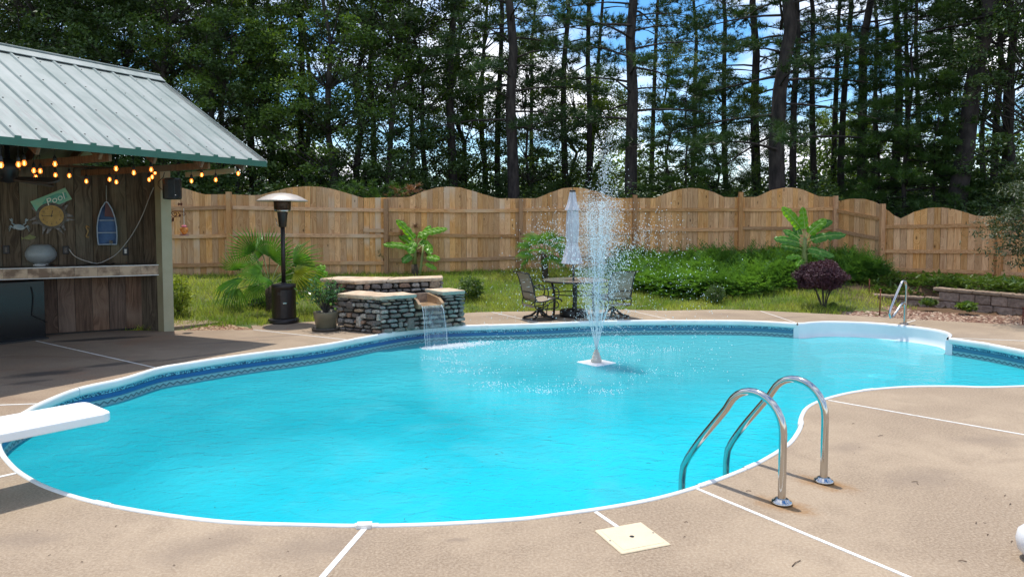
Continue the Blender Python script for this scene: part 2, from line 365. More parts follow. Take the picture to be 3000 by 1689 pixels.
def cr_path(pts, step=.1, closed=False):
    pts = [Vector(p) for p in pts]; n = len(pts); out = []
    rng = range(n if closed else n-1)
    for i in rng:
        p1, p2 = pts[i], pts[(i+1) % n]
        p0 = pts[(i-1) % n] if closed or i > 0 else p1*2-p2
        p3 = pts[(i+2) % n] if closed or i+2 < n else p2*2-p1
        k = max(1, int((p2-p1).length/step))
        for j in range(k):
            t = j/k; out.append(.5*((2*p1)+(p2-p0)*t+(2*p0-5*p1+4*p2-p3)*t*t+(3*p1-p0-3*p2+p3)*t**3))
    if not closed: out.append(pts[-1])
    return out
def smoothstep(a, b, x): t = min(1, max(0, (x-a)/(b-a))); return t*t*(3-2*t)
def interp(x, xs, ys): return float(np.interp(x, xs, ys))
# ================================================================== POOL
WZ = -.25
main_px = [(2782, 990), (2890, 1006), (3000, 1027)]
back_px = [(3000, 1132), (2879, 1135), (2796, 1132.5), (2658, 1134), (2548, 1143), (2479, 1154), (2410, 1173), (2369, 1194), (2352, 1222), (2350, 1250),
    (2328, 1288), (2298, 1314), (2223, 1358), (2135, 1396), (2040, 1430), (1936, 1460), (1826, 1482), (1738, 1496), (1650, 1508), (1515, 1524), (1282, 1538),
    (1072, 1543), (881, 1540), (661, 1532), (441, 1505), (264, 1471), (132, 1429), (57, 1389), (18, 1354), (-4, 1322), (-12, 1290), (0, 1258), (30, 1230), (77, 1202), (115, 1181),
    (225, 1138), (353, 1109.5), (463, 1077), (542, 1064), (645, 1048), (747, 1034), (850, 1022), (952, 1008), (1016, 996.6), (1100, 981), (1191, 966),
    (1279, 957), (1367, 953.5), (1420, 952), (1500, 950), (1600, 947), (1700, 942.5), (1800, 939.5), (1950, 938), (2132, 938.5), (2230, 941), (2335, 947)]
mainw = [P(x, y) for x, y in main_px] + [Vector((7.12, 8.8, 0)), Vector((6.9, 8.05, 0)), Vector((6.25, 7.62, 0))] + [P(x, y) for x, y in back_px]
main = cr_path(mainw, .09)
step_px = [(2335, 947), (2352, 946.5), (2383, 943.6), (2438, 942), (2548, 945.5), (2658, 955), (2741, 966), (2775, 974), (2787, 982), (2782, 990)]
steps = cr_path([P(x, y) for x, y in step_px], .08)
for p in main+steps: p.z = 0
hole = main + steps[1:-1]
_area = sum(hole[i].x*hole[(i+1) % len(hole)].y-hole[(i+1) % len(hole)].x*hole[i].y for i in range(len(hole)))
SG = 1 if _area > 0 else -1                       # +1: counter-clockwise, inside is to the left
def offset(path, d, closed=False):                  # move a path towards the inside of the pool
    n = len(path); res = []
    for i in range(n):
        a = path[(i-1) % n] if closed else path[max(i-1, 0)]; b = path[(i+1) % n] if closed else path[min(i+1, n-1)]
        t = (b-a).normalized(); nn = Vector((-t.y, t.x, 0))*SG; res.append(path[i]+nn*d)
    return res
def sweep(mb, path, prof, closed=False, smooth=True):  # prof: (offset inwards, z)
    rows = []
    for d, z in prof:
        o = offset(path, d, closed); rows.append([Vector((p.x, p.y, z)) for p in o])
    n, m = len(path), len(prof); vs = [rows[j][i] for i in range(n) for j in range(m)]
    fs = []
    for i in range(n if closed else n-1):
        for j in range(m-1):
            a, b = i*m+j, ((i+1) % n)*m+j
            fs.append((a, b, b+1, a+1) if SG < 0 else (a, a+1, b+1, b))
    mb.add(vs, fs, smooth); return mb
pool = thing('swimming_pool', 'kidney shaped vinyl lined swimming pool with white rounded coping', 'pool', (0, 0, 0))
# liner wall with its printed waterline band
def liner_material():
    g = NG('patterned_pool_liner'); uv = g.n('ShaderNodeUVMap'); sp = g.n('ShaderNodeSeparateXYZ'); g.l(uv.outputs[0], sp.inputs[0]); u, z = sp.outputs[0], sp.outputs[1]
    base = g.mix(g.noise(uv.outputs[0], 14, 3), (.14, .40, .50), (.20, .47, .55))
    def band(lo, hi): return g.math('MULTIPLY', g.math('GREATER_THAN', z, lo), g.math('LESS_THAN', z, hi))
    sq = g.n('ShaderNodeVectorMath', operation='SNAP'); g.l(uv.outputs[0], sq.inputs[0]); sq.inputs[1].default_value = (.011, .011, 1)
    wn_ = g.n('ShaderNodeTexWhiteNoise'); g.l(sq.outputs[0], wn_.inputs['Vector'])
    mos = g.math('MULTIPLY', band(-.122, -.088), g.math('GREATER_THAN', wn_.outputs['Value'], .45))
    c = g.mix(band(-.30, -.186), base, (.22, .42, .44))
    c = g.mix(mos, c, (.01, .06, .12))
    blu = g.mix(g.noise(g.scaled(uv.outputs[0], (6, 60, 1)), 2, 4, .7), (.004, .050, .21), (.02, .16, .38))
    pz = g.n('ShaderNodeNewGeometry'); sz_ = g.n('ShaderNodeSeparateXYZ'); g.l(pz.outputs['Position'], sz_.inputs[0]); blu = g.mix(g.ramp(sz_.outputs[0], -1.5, 2.0, 0, .75), blu, g.mix(g.noise(g.scaled(uv.outputs[0], (5, 110, 1)), 2, 4, .7), (.01, .09, .16), (.10, .30, .38)))
    c = g.mix(band(-.172, -.122), c, blu)
    c = g.mix(band(-.180, -.174), c, (.002, .012, .035)); c = g.mix(band(-.128, -.124), c, (.002, .015, .05))
    tri = g.math('ABSOLUTE', g.math('MULTIPLY_ADD', g.math('FRACT', g.math('DIVIDE', u, .088)), 2, -1))
    for off, wid in ((-.200, .0045), (-.211, .003)):
        tgt = g.math('MULTIPLY_ADD', tri, -.030, off)
        ln = g.math('LESS_THAN', g.math('ABSOLUTE', g.math('SUBTRACT', z, tgt)), wid)
        c = g.mix(ln, c, (.015, .06, .09))
    g.l(c, g.b.inputs['Base Color']); g.b.inputs['Roughness'].default_value = .3; return g.m
M['liner'] = liner_material()
lin = offset(main, .012)
zs = [-.02, -.30, -.95]; vs = []; uvs = []; L = 0
for i, p in enumerate(lin):
    if i: L += (lin[i]-lin[i-1]).length
    for z in zs: vs.append((p.x, p.y, z)); uvs.append((L, z))
fs = []
for i in range(len(lin)-1):
    for j in range(2):
        a, b = i*3+j, (i+1)*3+j; fs.append((a, b, b+1, a+1) if SG < 0 else (a, a+1, b+1, b))
me = bpy.data.meshes.new('liner_wall'); me.from_pydata(vs, [], fs); me.materials.append(M['liner'])
ul = me.uv_layers.new(name='UVMap')
for lp in me.loops: ul.data[lp.index].uv = uvs[lp.vertex_index]
link('liner_wall', me, pool)
# basin floor: shallow round the rim, deep in the middle of the near half
M['floor'] = mat('pale_blue_liner_floor', (.05, .42, .55), (.09, .50, .62), .5, scale=2.2)
hs_ = offset(hole, .012, True)
bm = MB(); rings = [(0, -.95), (.35, -1.10), (.9, -1.45), (1.5, -1.9)]
cen = sum(hs_, Vector())/len(hs_)
def shrink(d, z):
    r = []
    for p in hs_:
        v = (Vector((p.x, p.y, 0))-cen); k = max(.05, 1-d/max(v.length, .01)); q = cen+v*k; r.append((q.x, q.y, z))
    return r
n = len(hs_); RR = [shrink(d, z) for d, z in rings]
bm.add([p for r in RR for p in r]+[(cen.x, cen.y, -2.1)], [(j*n+i, (j+1)*n+i, (j+1)*n+(i+1) % n, j*n+(i+1) % n) for j in range(len(RR)-1) for i in range(n)]+[((len(RR)-1)*n+i, len(RR)*n, (len(RR)-1)*n+(i+1) % n) for i in range(n)], True)
bm.put('basin_floor', M['floor'], pool)
# coping: rounded vinyl extrusion in lengths with joints
prof = [(-.006, -.01), (-.006, .007), (.004, .014), (.018, .013), (.030, .004), (.036, -.016), (.035, -.055), (.026, -.076), (.010, -.082)]
cuts = [P(225, 1138), P(787, 1029), P(1046, 993), P(2890, 1006), P(2352, 1240), P(2072, 1418), P(2190, 1372), P(1072, 1543), P(300, 1480), P(1420, 952), P(1960, 938), P(2548, 1143)]
ci = sorted({min(range(len(main)), key=lambda i: (main[i]-c).length) for c in cuts} | {0, len(main)-1})
for a, b in zip(ci[:-1], ci[1:]):
    if b-a < 3: continue
    seg = [Vector(p) for p in main[a:b+1]]
    seg[0] = seg[0].lerp(seg[1], .05); seg[-1] = seg[-1].lerp(seg[-2], .05)
    sweep(MB(), seg, prof).put('coping', M['coping'], pool)
for c in cuts:                                       # joint clips
    i = min(range(len(main)), key=lambda i: (main[i]-c).length)
    if 2 < i < len(main)-3 and (c-P(225, 1138)).length > .1:
        a, b = main[i-1].lerp(main[i], .3), main[i+1].lerp(main[i], .3)
        sweep(MB(), [a, main[i], b], [(d*1.0+(.003 if d > .0 else -.003), z+.003) for d, z in prof]).put('coping_clip', M['strip'], pool)
# moulded entry step
st = thing('entry_step', 'curved white moulded entry step set into the far pool edge', 'pool step', (0, 0, 0))
sweep(MB(), steps, [(-.012, .010), (.0, .016), (.02, .016), (.036, .006), (.040, -.03), (.042, -.14), (.055, -.24), (.10, -.275), (.36, -.282), (.39, -.30), (.395, -.46), (.40, -.48)]).put('shell', M['acrylic'], st)
sweep(MB(), offset(steps, .40), [(0, -.47), (.28, -.475), (.30, -.49), (.31, -.72), (.33, -.74), (.62, -.745), (.64, -1.0)]).put('tread', M['acrylic'], st)
for e, q in ((steps[0], steps[4]), (steps[-1], steps[-5])):
    d = (main[-1]-main[0]).normalized(); ang = math.atan2(d.y, d.x)
    MB().box((e.x, e.y, -.33), (.09, .07, .60), ang).put('end_flange', M['acrylic'], st)
# ------------------------------------------------------------------ water
def water_material():
    g = NG('pool_water'); geo = g.n('ShaderNodeNewGeometry'); pos = geo.outputs['Position']
    sep = g.n('ShaderNodeSeparateXYZ'); g.l(pos, sep.inputs[0])
    tint = g.mix(g.ramp(g.noise(pos, .45, 3, .5), .35, .65), (.01, .43, .51), (.035, .585, .67))
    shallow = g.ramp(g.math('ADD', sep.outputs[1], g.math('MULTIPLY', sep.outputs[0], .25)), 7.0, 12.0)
    tint = g.mix(shallow, tint, (.10, .54, .60))  # paler far side: shallows, plus some reflection put into the colour
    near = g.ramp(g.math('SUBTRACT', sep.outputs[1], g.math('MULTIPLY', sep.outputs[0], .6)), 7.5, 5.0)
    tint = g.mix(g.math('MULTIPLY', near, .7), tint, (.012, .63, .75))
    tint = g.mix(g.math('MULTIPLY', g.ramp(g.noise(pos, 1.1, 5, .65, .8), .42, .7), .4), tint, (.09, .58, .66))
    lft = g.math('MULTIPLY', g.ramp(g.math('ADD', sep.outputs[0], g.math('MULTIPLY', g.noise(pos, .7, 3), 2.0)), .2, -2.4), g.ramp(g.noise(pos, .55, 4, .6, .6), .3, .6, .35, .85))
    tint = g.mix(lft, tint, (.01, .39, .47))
    dif = g.n('ShaderNodeBsdfDiffuse'); g.l(tint, dif.inputs['Color'])
    trn = g.n('ShaderNodeBsdfTransparent'); trn.inputs['Color'].default_value = (.45, .93, 1, 1)
    m1 = g.n('ShaderNodeMixShader'); m1.inputs[0].default_value = .34; g.l(dif.outputs[0], m1.inputs[1]); g.l(trn.outputs[0], m1.inputs[2])
    h = g.math('ADD', g.noise(g.scaled(pos, (1, 1.5, 1)), 4.2, 3, .55, .8), g.math('MULTIPLY', g.noise(g.scaled(pos, (1, 1.6, 1)), 17, 3, .6, .5), .30))
    # ring ripples round the floating fountain
    q = P(1747, 1064, WZ); v = g.n('ShaderNodeVectorMath', operation='DISTANCE'); g.l(pos, v.inputs[0]); v.inputs[1].default_value = q
    amp = g.ramp(v.outputs['Value'], 4.0, .3, .25, 1.0)
    h2 = g.math('MULTIPLY', g.noise(pos, 26, 3, .7, 1.0), amp)
    nrm = g.bump(g.math('ADD', h, g.math('MULTIPLY', h2, .55)), .62, .036, False)
    gl = g.n('ShaderNodeBsdfGlossy'); gl.inputs['Roughness'].default_value = .03; g.l(nrm, gl.inputs['Normal']); g.l(nrm, dif.inputs['Normal'])
    fr = g.n('ShaderNodeFresnel'); fr.inputs['IOR'].default_value = 1.33; g.l(nrm, fr.inputs['Normal'])
    m2 = g.n('ShaderNodeMixShader'); g.l(g.math('MULTIPLY', fr.outputs[0], .75, clamp=True), m2.inputs[0]); g.l(m1.outputs[0], m2.inputs[1]); g.l(gl.outputs[0], m2.inputs[2])
    g.l(m2.outputs[0], g.o.inputs['Surface']); return g.m
M['water'] = water_material()
wpoly = [(p.x, p.y) for p in offset(hole, .008, True)]
tri = tessellate_polygon([[Vector((x, y, 0)) for x, y in wpoly]])
fs = []
for t in tri:
    a, b, c = [Vector((*wpoly[i], 0)) for i in t]
    fs.append(t if (b-a).cross(c-a).z > 0 else (t[0], t[2], t[1]))
me = bpy.data.meshes.new('water'); me.from_pydata([(x, y, WZ) for x, y in wpoly], [], fs); me.materials.append(M['water'])
tag(link('water', me), 'turquoise water filling the pool', None, None, 'structure')
# ================================================================== DECK AND GROUND
deck_far = [(-900, 975), (505, 967), (563, 967), (742, 965), (736, 953), (800, 948.5), (876, 944), (1000, 935), (1150, 925), (1353, 917), (1400, 914), (1500, 912), (1600, 910), (1800, 906), (1950, 909),
            (2126, 906), (2223, 909), (2314, 913.6), (2466, 921), (2600, 929), (2686, 936), (2850, 944), (3000, 952), (3300, 968)]
dfar = [P(x, y) for x, y in deck_far]
outer = [Vector((-13, -4, 0)), Vector((14, -4, 0)), Vector((14, 9.5, 0))] + dfar[::-1] + [Vector((-13, dfar[0].y, 0))]
hw = [Vector((p.x, p.y, 0)) for p in offset(hole, .0, True)]
allp = outer+hw; tri = tessellate_polygon([outer, hw]); fs = []
for t in tri:
    a, b, c = [allp[i] for i in t]; fs.append(t if (b-a).cross(c-a).z > 0 else (t[0], t[2], t[1]))
no_ = len(outer); vs = [(p.x, p.y, 0) for p in allp]+[(p.x, p.y, -.12) for p in allp]; K = len(allp)
for i in range(no_): j = (i+1) % no_; fs.append((i, i+K, j+K, j))
for i in range(len(hw)): j = (i+1) % len(hw); fs.append((no_+i, no_+j, no_+j+K, no_+i+K))
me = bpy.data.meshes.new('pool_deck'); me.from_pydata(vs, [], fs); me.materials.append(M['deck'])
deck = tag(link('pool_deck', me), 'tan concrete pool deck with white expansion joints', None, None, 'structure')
def strip(a, b, wd=.02, h=.004):
    A, B = P(*a), P(*b); A.z = B.z = .002
    MB().beam(A, B, wd, h).put('expansion_strip', M['strip'], deck)
for a, b, wd in (((1070, 1545.5), (925, 1712), .032), ((1745, 1499), (1815, 1547), .024), ((2042, 1431), (2760, 1731), .025), ((2427, 1172), (3200, 1308), .02), ((-200, 1193), (113, 1182), .022),
                 ((106, 998), (461, 1078), .018), ((742, 965.5), (1022, 995.5), .018), ((1440, 914), (1596, 949), .018), ((1832, 906.5), (1968, 937), .018), ((2229, 911), (2334, 946), .018),
                 ((2682, 937.5), (2645, 948), .018), ((2789, 989.5), (3200, 1006), .018), ((-200, 1440), (46, 1386), .03)): strip(a, b, wd)
q = P(1068, 1541)
MB().box((q.x, q.y-.01, .012), (.085, .05, .024), R(3)).put('strip_end_cap', M['strip'], deck)
# small slab and litter beside the pavilion
sl_ = [P(510, 963), P(655, 948), P(552, 935.5), P(440, 936)]
MB().prism([(p.x, p.y) for p in sl_], -.06, .035).put('path', M['deck'])
tag(bpy.data.objects['path'], 'short concrete path slab behind the pavilion post', None, None, 'structure')
fxs = [-22, -12.5, -6.7, -3.1, .23, 3.3, 6.05, 8.65, 9.35, 11.5, 15, 25]; fys = [15.2, 15.9, 16.7, 17.7, 18.5, 18.9, 19.0, 19.1, 18.0, 16.9, 15.5, 12.0]; fzs = [.5, .52, .50, .45, .50, .56, .64, .62, .52, .33, .33, .33]
dxs = [p.x for p in dfar]; dys = [p.y for p in dfar]
def deck_edge(x): return interp(x, dxs, dys) if -12 < x < 10.5 else (dfar[0].y if x < 0 else dfar[-1].y)
_o = np.argsort(dxs); dxs = list(np.array(dxs)[_o]); dys = list(np.array(dys)[_o])
WALL = [Vector((7.75, 15.15)), Vector((8.1, 14.95)), Vector((8.87, 14.5)), Vector((9.5, 13.25)), Vector((10.0, 11.8)), Vector((10.6, 10.2))]
def wall_side(x, y):                                # >0 behind the retaining wall
    best = None
    for a, b in zip(WALL[:-1], WALL[1:]):
        d = b-a; t = max(0, min(1, ((x-a.x)*d.x+(y-a.y)*d.y)/d.length_squared)); q = a+d*t
        r = math.hypot(x-q.x, y-q.y); s = (d.x*(y-a.y)-d.y*(x-a.x))
        if best is None or r < best[0]: best = (r, s)
    return best[0]*(1 if best[1] > 0 else -1)
def in_juniper(x, y):                               # 0..1 weight of the juniper bank
    if not (2.4 < x < 9.4): return 0
    fy = interp(x, fxs, fys)
    lo = interp(x, [2.4, 3.3, 4.6, 5.6, 6.6, 7.6, 8.6, 9.4], [16.6, 15.35, 15.25, 15.5, 15.95, 16.3, 16.6, 17.2])
    return smoothstep(lo-.1, lo+.35, y)*(1-smoothstep(fy-.05, fy+.1, y))*smoothstep(2.4, 3.0, x)*(1-smoothstep(8.9, 9.4, x))
def gz(x, y):
    ye = deck_edge(x); yf = interp(x, fxs, fys); zf = interp(x, fxs, fzs)
    if y < ye-.35: return -2.6
    if y < ye: return -.03
    t = (y-ye)/(yf-ye); z = -.03+(zf+.03)*(min(t, 1)**1.15)
    if y > yf: z = zf+(y-yf)*.012
    if x > 7.3 and y <= yf:
        s = wall_side(x, y)
        low = -.02 + .04*t; hi = .36 if y > 14.35 or True else .2
        if x > 7.75 or s > 0:
            hi2 = max(.36 if x > 8.55 else .20, z if s > .8 else 0)
            z = low+(hi2-low)*smoothstep(.0, .10, s) if s < .8 else hi2
        else: z = low+(z-low)*smoothstep(.2, 2.0, y-ye) if s < 0 else z
    return z
def lawn_hit(px, py):
    d = ray(px, py); y = 12.0
    for _ in range(900):
        t = y/d.y; x, z = d.x*t, H+d.z*t
        if z <= gz(x, y) and y > deck_edge(x): return Vector((x, y, gz(x, y)))
        y += .01
    return Vector((x, y, gz(x, y)))
def ground_material():
    g = NG('lawn_soil'); pos = g.n('ShaderNodeNewGeometry').outputs['Position']
    c = g.mix(g.ramp(g.noise(pos, 2.2, 5, .6), .4, .62), (.07, .11, .022), (.13, .15, .035))
    c = g.mix(g.ramp(g.noise(pos, 5, 5, .7), .55, .75, 0, .7), c, (.13, .075, .04))
    sep = g.n('ShaderNodeSeparateXYZ'); g.l(pos, sep.inputs[0])
    c = g.mix(g.ramp(sep.outputs[0], 6.6, 8.0, 0, .9), c, g.mix(g.noise(pos, 7, 5), (.16, .07, .035), (.085, .05, .03)))
    c = g.mix(g.ramp(sep.outputs[1], 18.8, 20.5, 0, .95), c, g.mix(g.noise(pos, 4, 5), (.05, .035, .02), (.11, .07, .04)))
    g.l(c, g.b.inputs['Base Color']); g.b.inputs['Roughness'].default_value = .95; g.bump(g.noise(pos, 18, 5, .7), .8, .05); return g.m
M['ground'] = ground_material()
gx = sorted(set(list(np.round(np.arange(-14, 14.01, .2), 2))+[-160, -90, -50, -32, -24, -19, -16, 16, 19, 24, 32, 50, 90, 160]))
gy = sorted(set([-60, -30, -12, -5, 3, 9, 10.5]+list(np.round(np.arange(11, 20.01, .15), 2))+[20.6, 21.5, 23, 26, 30, 38, 50, 70, 100, 160, 240]))
V = [(x, y, gz(x, y)) for y in gy for x in gx]; nx = len(gx)
Q = [(j*nx+i, j*nx+i+1, (j+1)*nx+i+1, (j+1)*nx+i) for j in range(len(gy)-1) for i in range(nx-1)]
ground = tag(link('ground', npmesh('ground', V, Q, M['ground'], True)), 'sloping lawn and woodland ground round the pool deck', None, None, 'structure')

# ================================================================== FENCE
posts_px = [(-210, 15.9), (250, 16.3), (676, 16.7), (1133, 17.7), (1526, 18.5), (1858, 18.9), (2166, 19.0), (2442, 19.1), (2580, 18.0), (2920, 16.9), (3290, 15.5)]
post_top = [560, 565, 562, 582, 581, 571, 563, 574, 597, 629, 640]
post_base_z = [.5, .5, .50, .45, .50, .54, .62, .60, .50, .28, .28]
FP = [PD(x, 700, Y) for x, Y in posts_px]
top_prof = [(-260, 565), (-160, 565), (-60, 540), (60, 540), (130, 560), (200, 562), (300, 562), (360, 545), (430, 520), (480, 532), (531, 549), (598, 569.5), (676, 569), (757, 572.5), (800, 561), (850, 549), (908, 545.3), (950, 548), (1000, 560), (1060, 579), (1133, 578.5), (1197, 578),
    (1240, 560), (1280, 549), (1315, 546.5), (1350, 549), (1400, 564), (1458, 581), (1526, 581), (1573, 580.5), (1610, 565), (1650, 551), (1680, 549), (1710, 551), (1755, 563), (1797, 580), (1858, 580),
    (1918, 580.5), (1960, 562), (2000, 552), (2025, 550), (2050, 552), (2085, 561), (2124, 578), (2217, 577), (2260, 556), (2304, 548.3), (2345, 553), (2400, 575.5), (2442, 576), (2458, 588.5), (2485, 583), (2508, 581.5), (2540, 584), (2574, 595.5),
    (2588, 605.6), (2610, 622), (2635, 642), (2680, 620), (2720, 609), (2751, 606.7), (2790, 611), (2830, 622), (2868, 634), (2920, 632), (2960, 631), (3000, 630), (3040, 622), (3100, 612), (3160, 617), (3220, 640), (3300, 645)]
tpx = [a for a, b in top_prof]; tpy = [b for a, b in top_prof]
fence = thing('wooden_fence', 'scalloped cedar privacy fence with arched tops round the back of the yard', 'fence', (0, 0, 0))
for k, p in enumerate(FP):
    px, Y = posts_px[k]; zt = PD(px, post_top[k], Y).z; zb = post_base_z[k]-.1
    MB().box((0, 0, (zt-zb)/2), (.105, .105, zt-zb)).put('post', M['post'], fence, loc=(p.x, p.y-.06, zb), rot=(0, 0, R(rnd.uniform(-3, 3))))
rail_px = {-1: ((605, 612), (688, 690), (768, 774)), 0: ((612, 607), (690, 690), (775, 774)), 1: ((608, 616), (685, 691), (770, 770)), 2: ((614, 616), (684, 691), (762, 754)), 3: ((614, 615), (684, 681), (753, 752)), 4: ((615, 614.5), (671.5, 671), (738, 738)),
           5: ((614, 611), (668, 669), (735, 735)), 6: ((615, 641), (671, 699), (755, 775)), 7: ((664, 658), (735, 736), (786, 798)), 8: ((656, 652), (740, 742), (800, 804))}
rail_px = {k+1: v for k, v in rail_px.items()}
bi = 0
for k in range(len(FP)-1):
    A, B = FP[k], FP[k+1]; d = (B-A).to_2d(); Ln = d.length; u = d/Ln; ang = math.atan2(u.y, u.x); nrm = Vector((u.y, -u.x))   # towards the yard
    nb = max(2, round(Ln/.142)); wdt = Ln/nb
    for i in range(nb):
        s0, s1 = i*wdt, (i+1)*wdt
        gap = rnd.choice((.003, .004, .005, .009, .003, .003))
        c = A.to_2d()+u*(s0+s1)/2
        def topz(s):
            q = A.to_2d()+u*s; px = 1500+F*q.x/(q.y*math.cos(PITCH)-0) if False else None
            # pixel column of the point at about fence-top height
            cp, sp = math.cos(PITCH), math.sin(PITCH); zz = 2.2-H; dep = q.y*cp-zz*sp; px = 1500+F*q.x/dep
            return PD(px, interp(px, tpx, tpy), q.y).z
        z0 = interp(c.x, [p.x for p in FP], post_base_z)-.05+rnd.uniform(-.03, .02); zl, zr = topz(s0)+rnd.uniform(-.004, .004), topz(s1)+rnd.uniform(-.004, .004)
        hw_ = wdt/2-gap/2; th = .009; yo = rnd.uniform(-.004, .004)
        x0, x1 = -hw_, hw_
        if k == 4 and i in (9, 10):                  # the narrow split board of this bay
            if i == 9: x1 -= .02
        vs = [(x0, yo-th, 0), (x1, yo-th, 0), (x1, yo+th, 0), (x0, yo+th, 0), (x0, yo-th, zl-z0), (x1, yo-th, zr-z0), (x1, yo+th, zr-z0), (x0, yo+th, zl-z0)]
        MB().add(vs, [(3, 2, 1, 0), (4, 5, 6, 7), (0, 1, 5, 4), (1, 2, 6, 5), (2, 3, 7, 6), (3, 0, 4, 7)]).put('board', M['board'], fence, loc=(c.x, c.y, z0), rot=(0, 0, ang+R(rnd.uniform(-.6, .6))))
        bi += 1
    for (ya, yb) in rail_px[k]:
        a3 = PL(posts_px[k][0], ya, A, B); b3 = PL(posts_px[k+1][0], yb, A, B); mid = (a3+b3)/2
        sag = rnd.uniform(-.01, .025)
        m = MB(); pts = []
        for t in (0, .25, .5, .75, 1):
            q = a3.lerp(b3, t*.975+.0125); q.z -= sag*math.sin(math.pi*t); pts.append(q)
        off = Vector((nrm.x, nrm.y, 0))*.032
        o0 = mid
        for p0_, p1_ in zip(pts[:-1], pts[1:]):
            e = (p1_-p0_).normalized()*.001
            m.beam(p0_+off-o0-e, p1_+off-o0+e, .038, .088)
        mm = m.mesh('rail', M['rail'])
        link('rail', mm, fence, loc=o0)
q = PL(1085, 675, FP[2], FP[3])
m = MB(); a3 = PL(1064, 674, FP[2], FP[3]); b3 = PL(1128, 675, FP[2], FP[3]); m.beam(a3-q+Vector((.02, -.07, 0)), b3-q+Vector((.0, -.07, 0)), .035, .085); m.put('rail', M['rail'], fence, loc=q)

# ================================================================== RETAINING WALL
rw = thing('retaining_wall', 'stepped split-face block retaining wall behind the river rock bed', 'wall', (0, 0, 0))
def along(path, s):
    for a, b in zip(path[:-1], path[1:]):
        l = (b-a).length
        if s <= l: return a+(b-a)*(s/l), math.atan2((b-a).y, (b-a).x)
        s -= l
    return path[-1]+(path[-1]-path[-2]).normalized()*s, math.atan2((path[-1]-path[-2]).y, (path[-1]-path[-2]).x)
def block(sz, m):
    b = MB().box((0, 0, 0), sz); me = b.mesh('block', m); bb = bmesh.new(); bb.from_mesh(me)
    bmesh.ops.bevel(bb, geom=list(bb.edges), offset=.016, segments=1, affect='EDGES'); bb.to_mesh(me); bb.free(); return me
bw = [.30, .36, .42]; BM = [block((x-.012, .22, .186), M['blockstone']) for x in bw]; CM = [block((x-.006, .27, .072), M['blockcap']) for x in (.40, .46, .52)]
tl = sum((b-a).length for a, b in zip(WALL[:-1], WALL[1:]))
s_step = (WALL[1]-WALL[0]).length+(WALL[2]-WALL[1]).length-.02
for row, (z, s0, s1) in enumerate(((-.055, 0, tl), (.14, s_step-.0, tl))):
    s = s0
    while s < s1:
        k = rnd.randrange(3); q, a = along(WALL, s+bw[k]/2)
        link('block', BM[k], rw, loc=(q.x+.11*math.sin(-a)*-0, q.y, z+.095), rot=(0, 0, a+R(rnd.uniform(-1, 1)))); s += bw[k]
for (z, s0, s1) in ((.138, 0, s_step-.02), (.335, s_step-.1, tl)):
    s = s0
    while s < s1:
        k = rnd.randrange(3); wv = (.40, .46, .52)[k]
        if s+wv > s1+.15 and z < .2: wv = .40; k = 0
        q, a = along(WALL, s+wv/2); n_ = Vector((math.sin(a), -math.cos(a)))*.012
        link('cap_block', CM[k], rw, loc=(q.x+n_.x, q.y+n_.y, z+.037), rot=(0, 0, a+R(rnd.uniform(-1, 1)))); s += wv
# river rocks
def pebbles(name, n, region, smin, smax, m, label):
    rs = np.random.RandomState(5); base = []
    ico = bmesh.new(); bmesh.ops.create_icosphere(ico, subdivisions=1, radius=1); iv = np.array([v.co[:] for v in ico.verts]); it = np.array([[v.index for v in f.verts] for f in ico.faces]); ico.free()
    VV = []; TT = []; c = 0; k = 0
    while k < n:
        p = region(rs)
        if p is None: continue
        s = rs.uniform(smin, smax)*np.array([rs.uniform(.8, 1.5), rs.uniform(.7, 1.1), rs.uniform(.35, .65)])
        v = iv*(1+rs.uniform(-.18, .18, iv.shape))*s; a = rs.uniform(0, 6.28); ca, sa = math.cos(a), math.sin(a)
        v = np.stack([v[:, 0]*ca-v[:, 1]*sa, v[:, 0]*sa+v[:, 1]*ca, v[:, 2]], 1)+np.array([p[0], p[1], p[2]+s[2]*.5])
        VV.append(v); TT.append(it+c); c += len(v); k += 1
    g = NG(name+'_material'); pos = g.n('ShaderNodeNewGeometry'); 
    wnz = g.n('ShaderNodeTexWhiteNoise', noise_dimensions='1D'); g.l(pos.outputs['Random Per Island'], wnz.inputs['W'])
    r = g.n('ShaderNodeValToRGB'); r.color_ramp.elements[0].color = (*m[0], 1); r.color_ramp.elements[1].color = (*m[2], 1); e = r.color_ramp.elements.new(.5); e.color = (*m[1], 1)
    g.l(pos.outputs['Random Per Island'], r.inputs['Fac']); g.l(r.outputs[0], g.b.inputs['Base Color']); g.b.inputs['Roughness'].default_value = .75
    o = link(name, npmesh(name, np.concatenate(VV), np.concatenate(TT), g.m, True)); return tag(o, label, None, None, 'stuff')
def rockbed(rs):
    x = rs.uniform(6.3, 10.2); y = rs.uniform(11.2, 15.1)
    e = deck_edge(x)
    if y < e+.02 or wall_side(x, y) > -.12: return None
    if x < 7.3 and y > e+.35+max(0, x-6.3)*.5: return None
    if y > e+1.5: return None
    return (x, y, gz(x, y)-.01)
pebbles('river_rocks', 5200, rockbed, .014, .042, ((.12, .045, .025), (.22, .115, .07), (.48, .36, .26)), 'tan and orange river rocks bedded in front of the retaining wall')
gA, gB, gC = P(512, 967), P(660, 950), P(800, 966)
def litter(rs):
    a, b = rs.uniform(0, 1, 2)
    if a+b > 1: a, b = 1-a, 1-b
    q = gA+(gB-gA)*a+(gC-gA)*b; return (q.x, q.y+.03, gz(q.x, q.y)+.0 if gz(q.x, q.y) > -.1 else -.02)
pebbles('leaf_litter', 700, litter, .012, .034, ((.16, .05, .03), (.34, .20, .10), (.45, .33, .2)), 'red brown leaf litter and pebbles in the gap between the slabs')
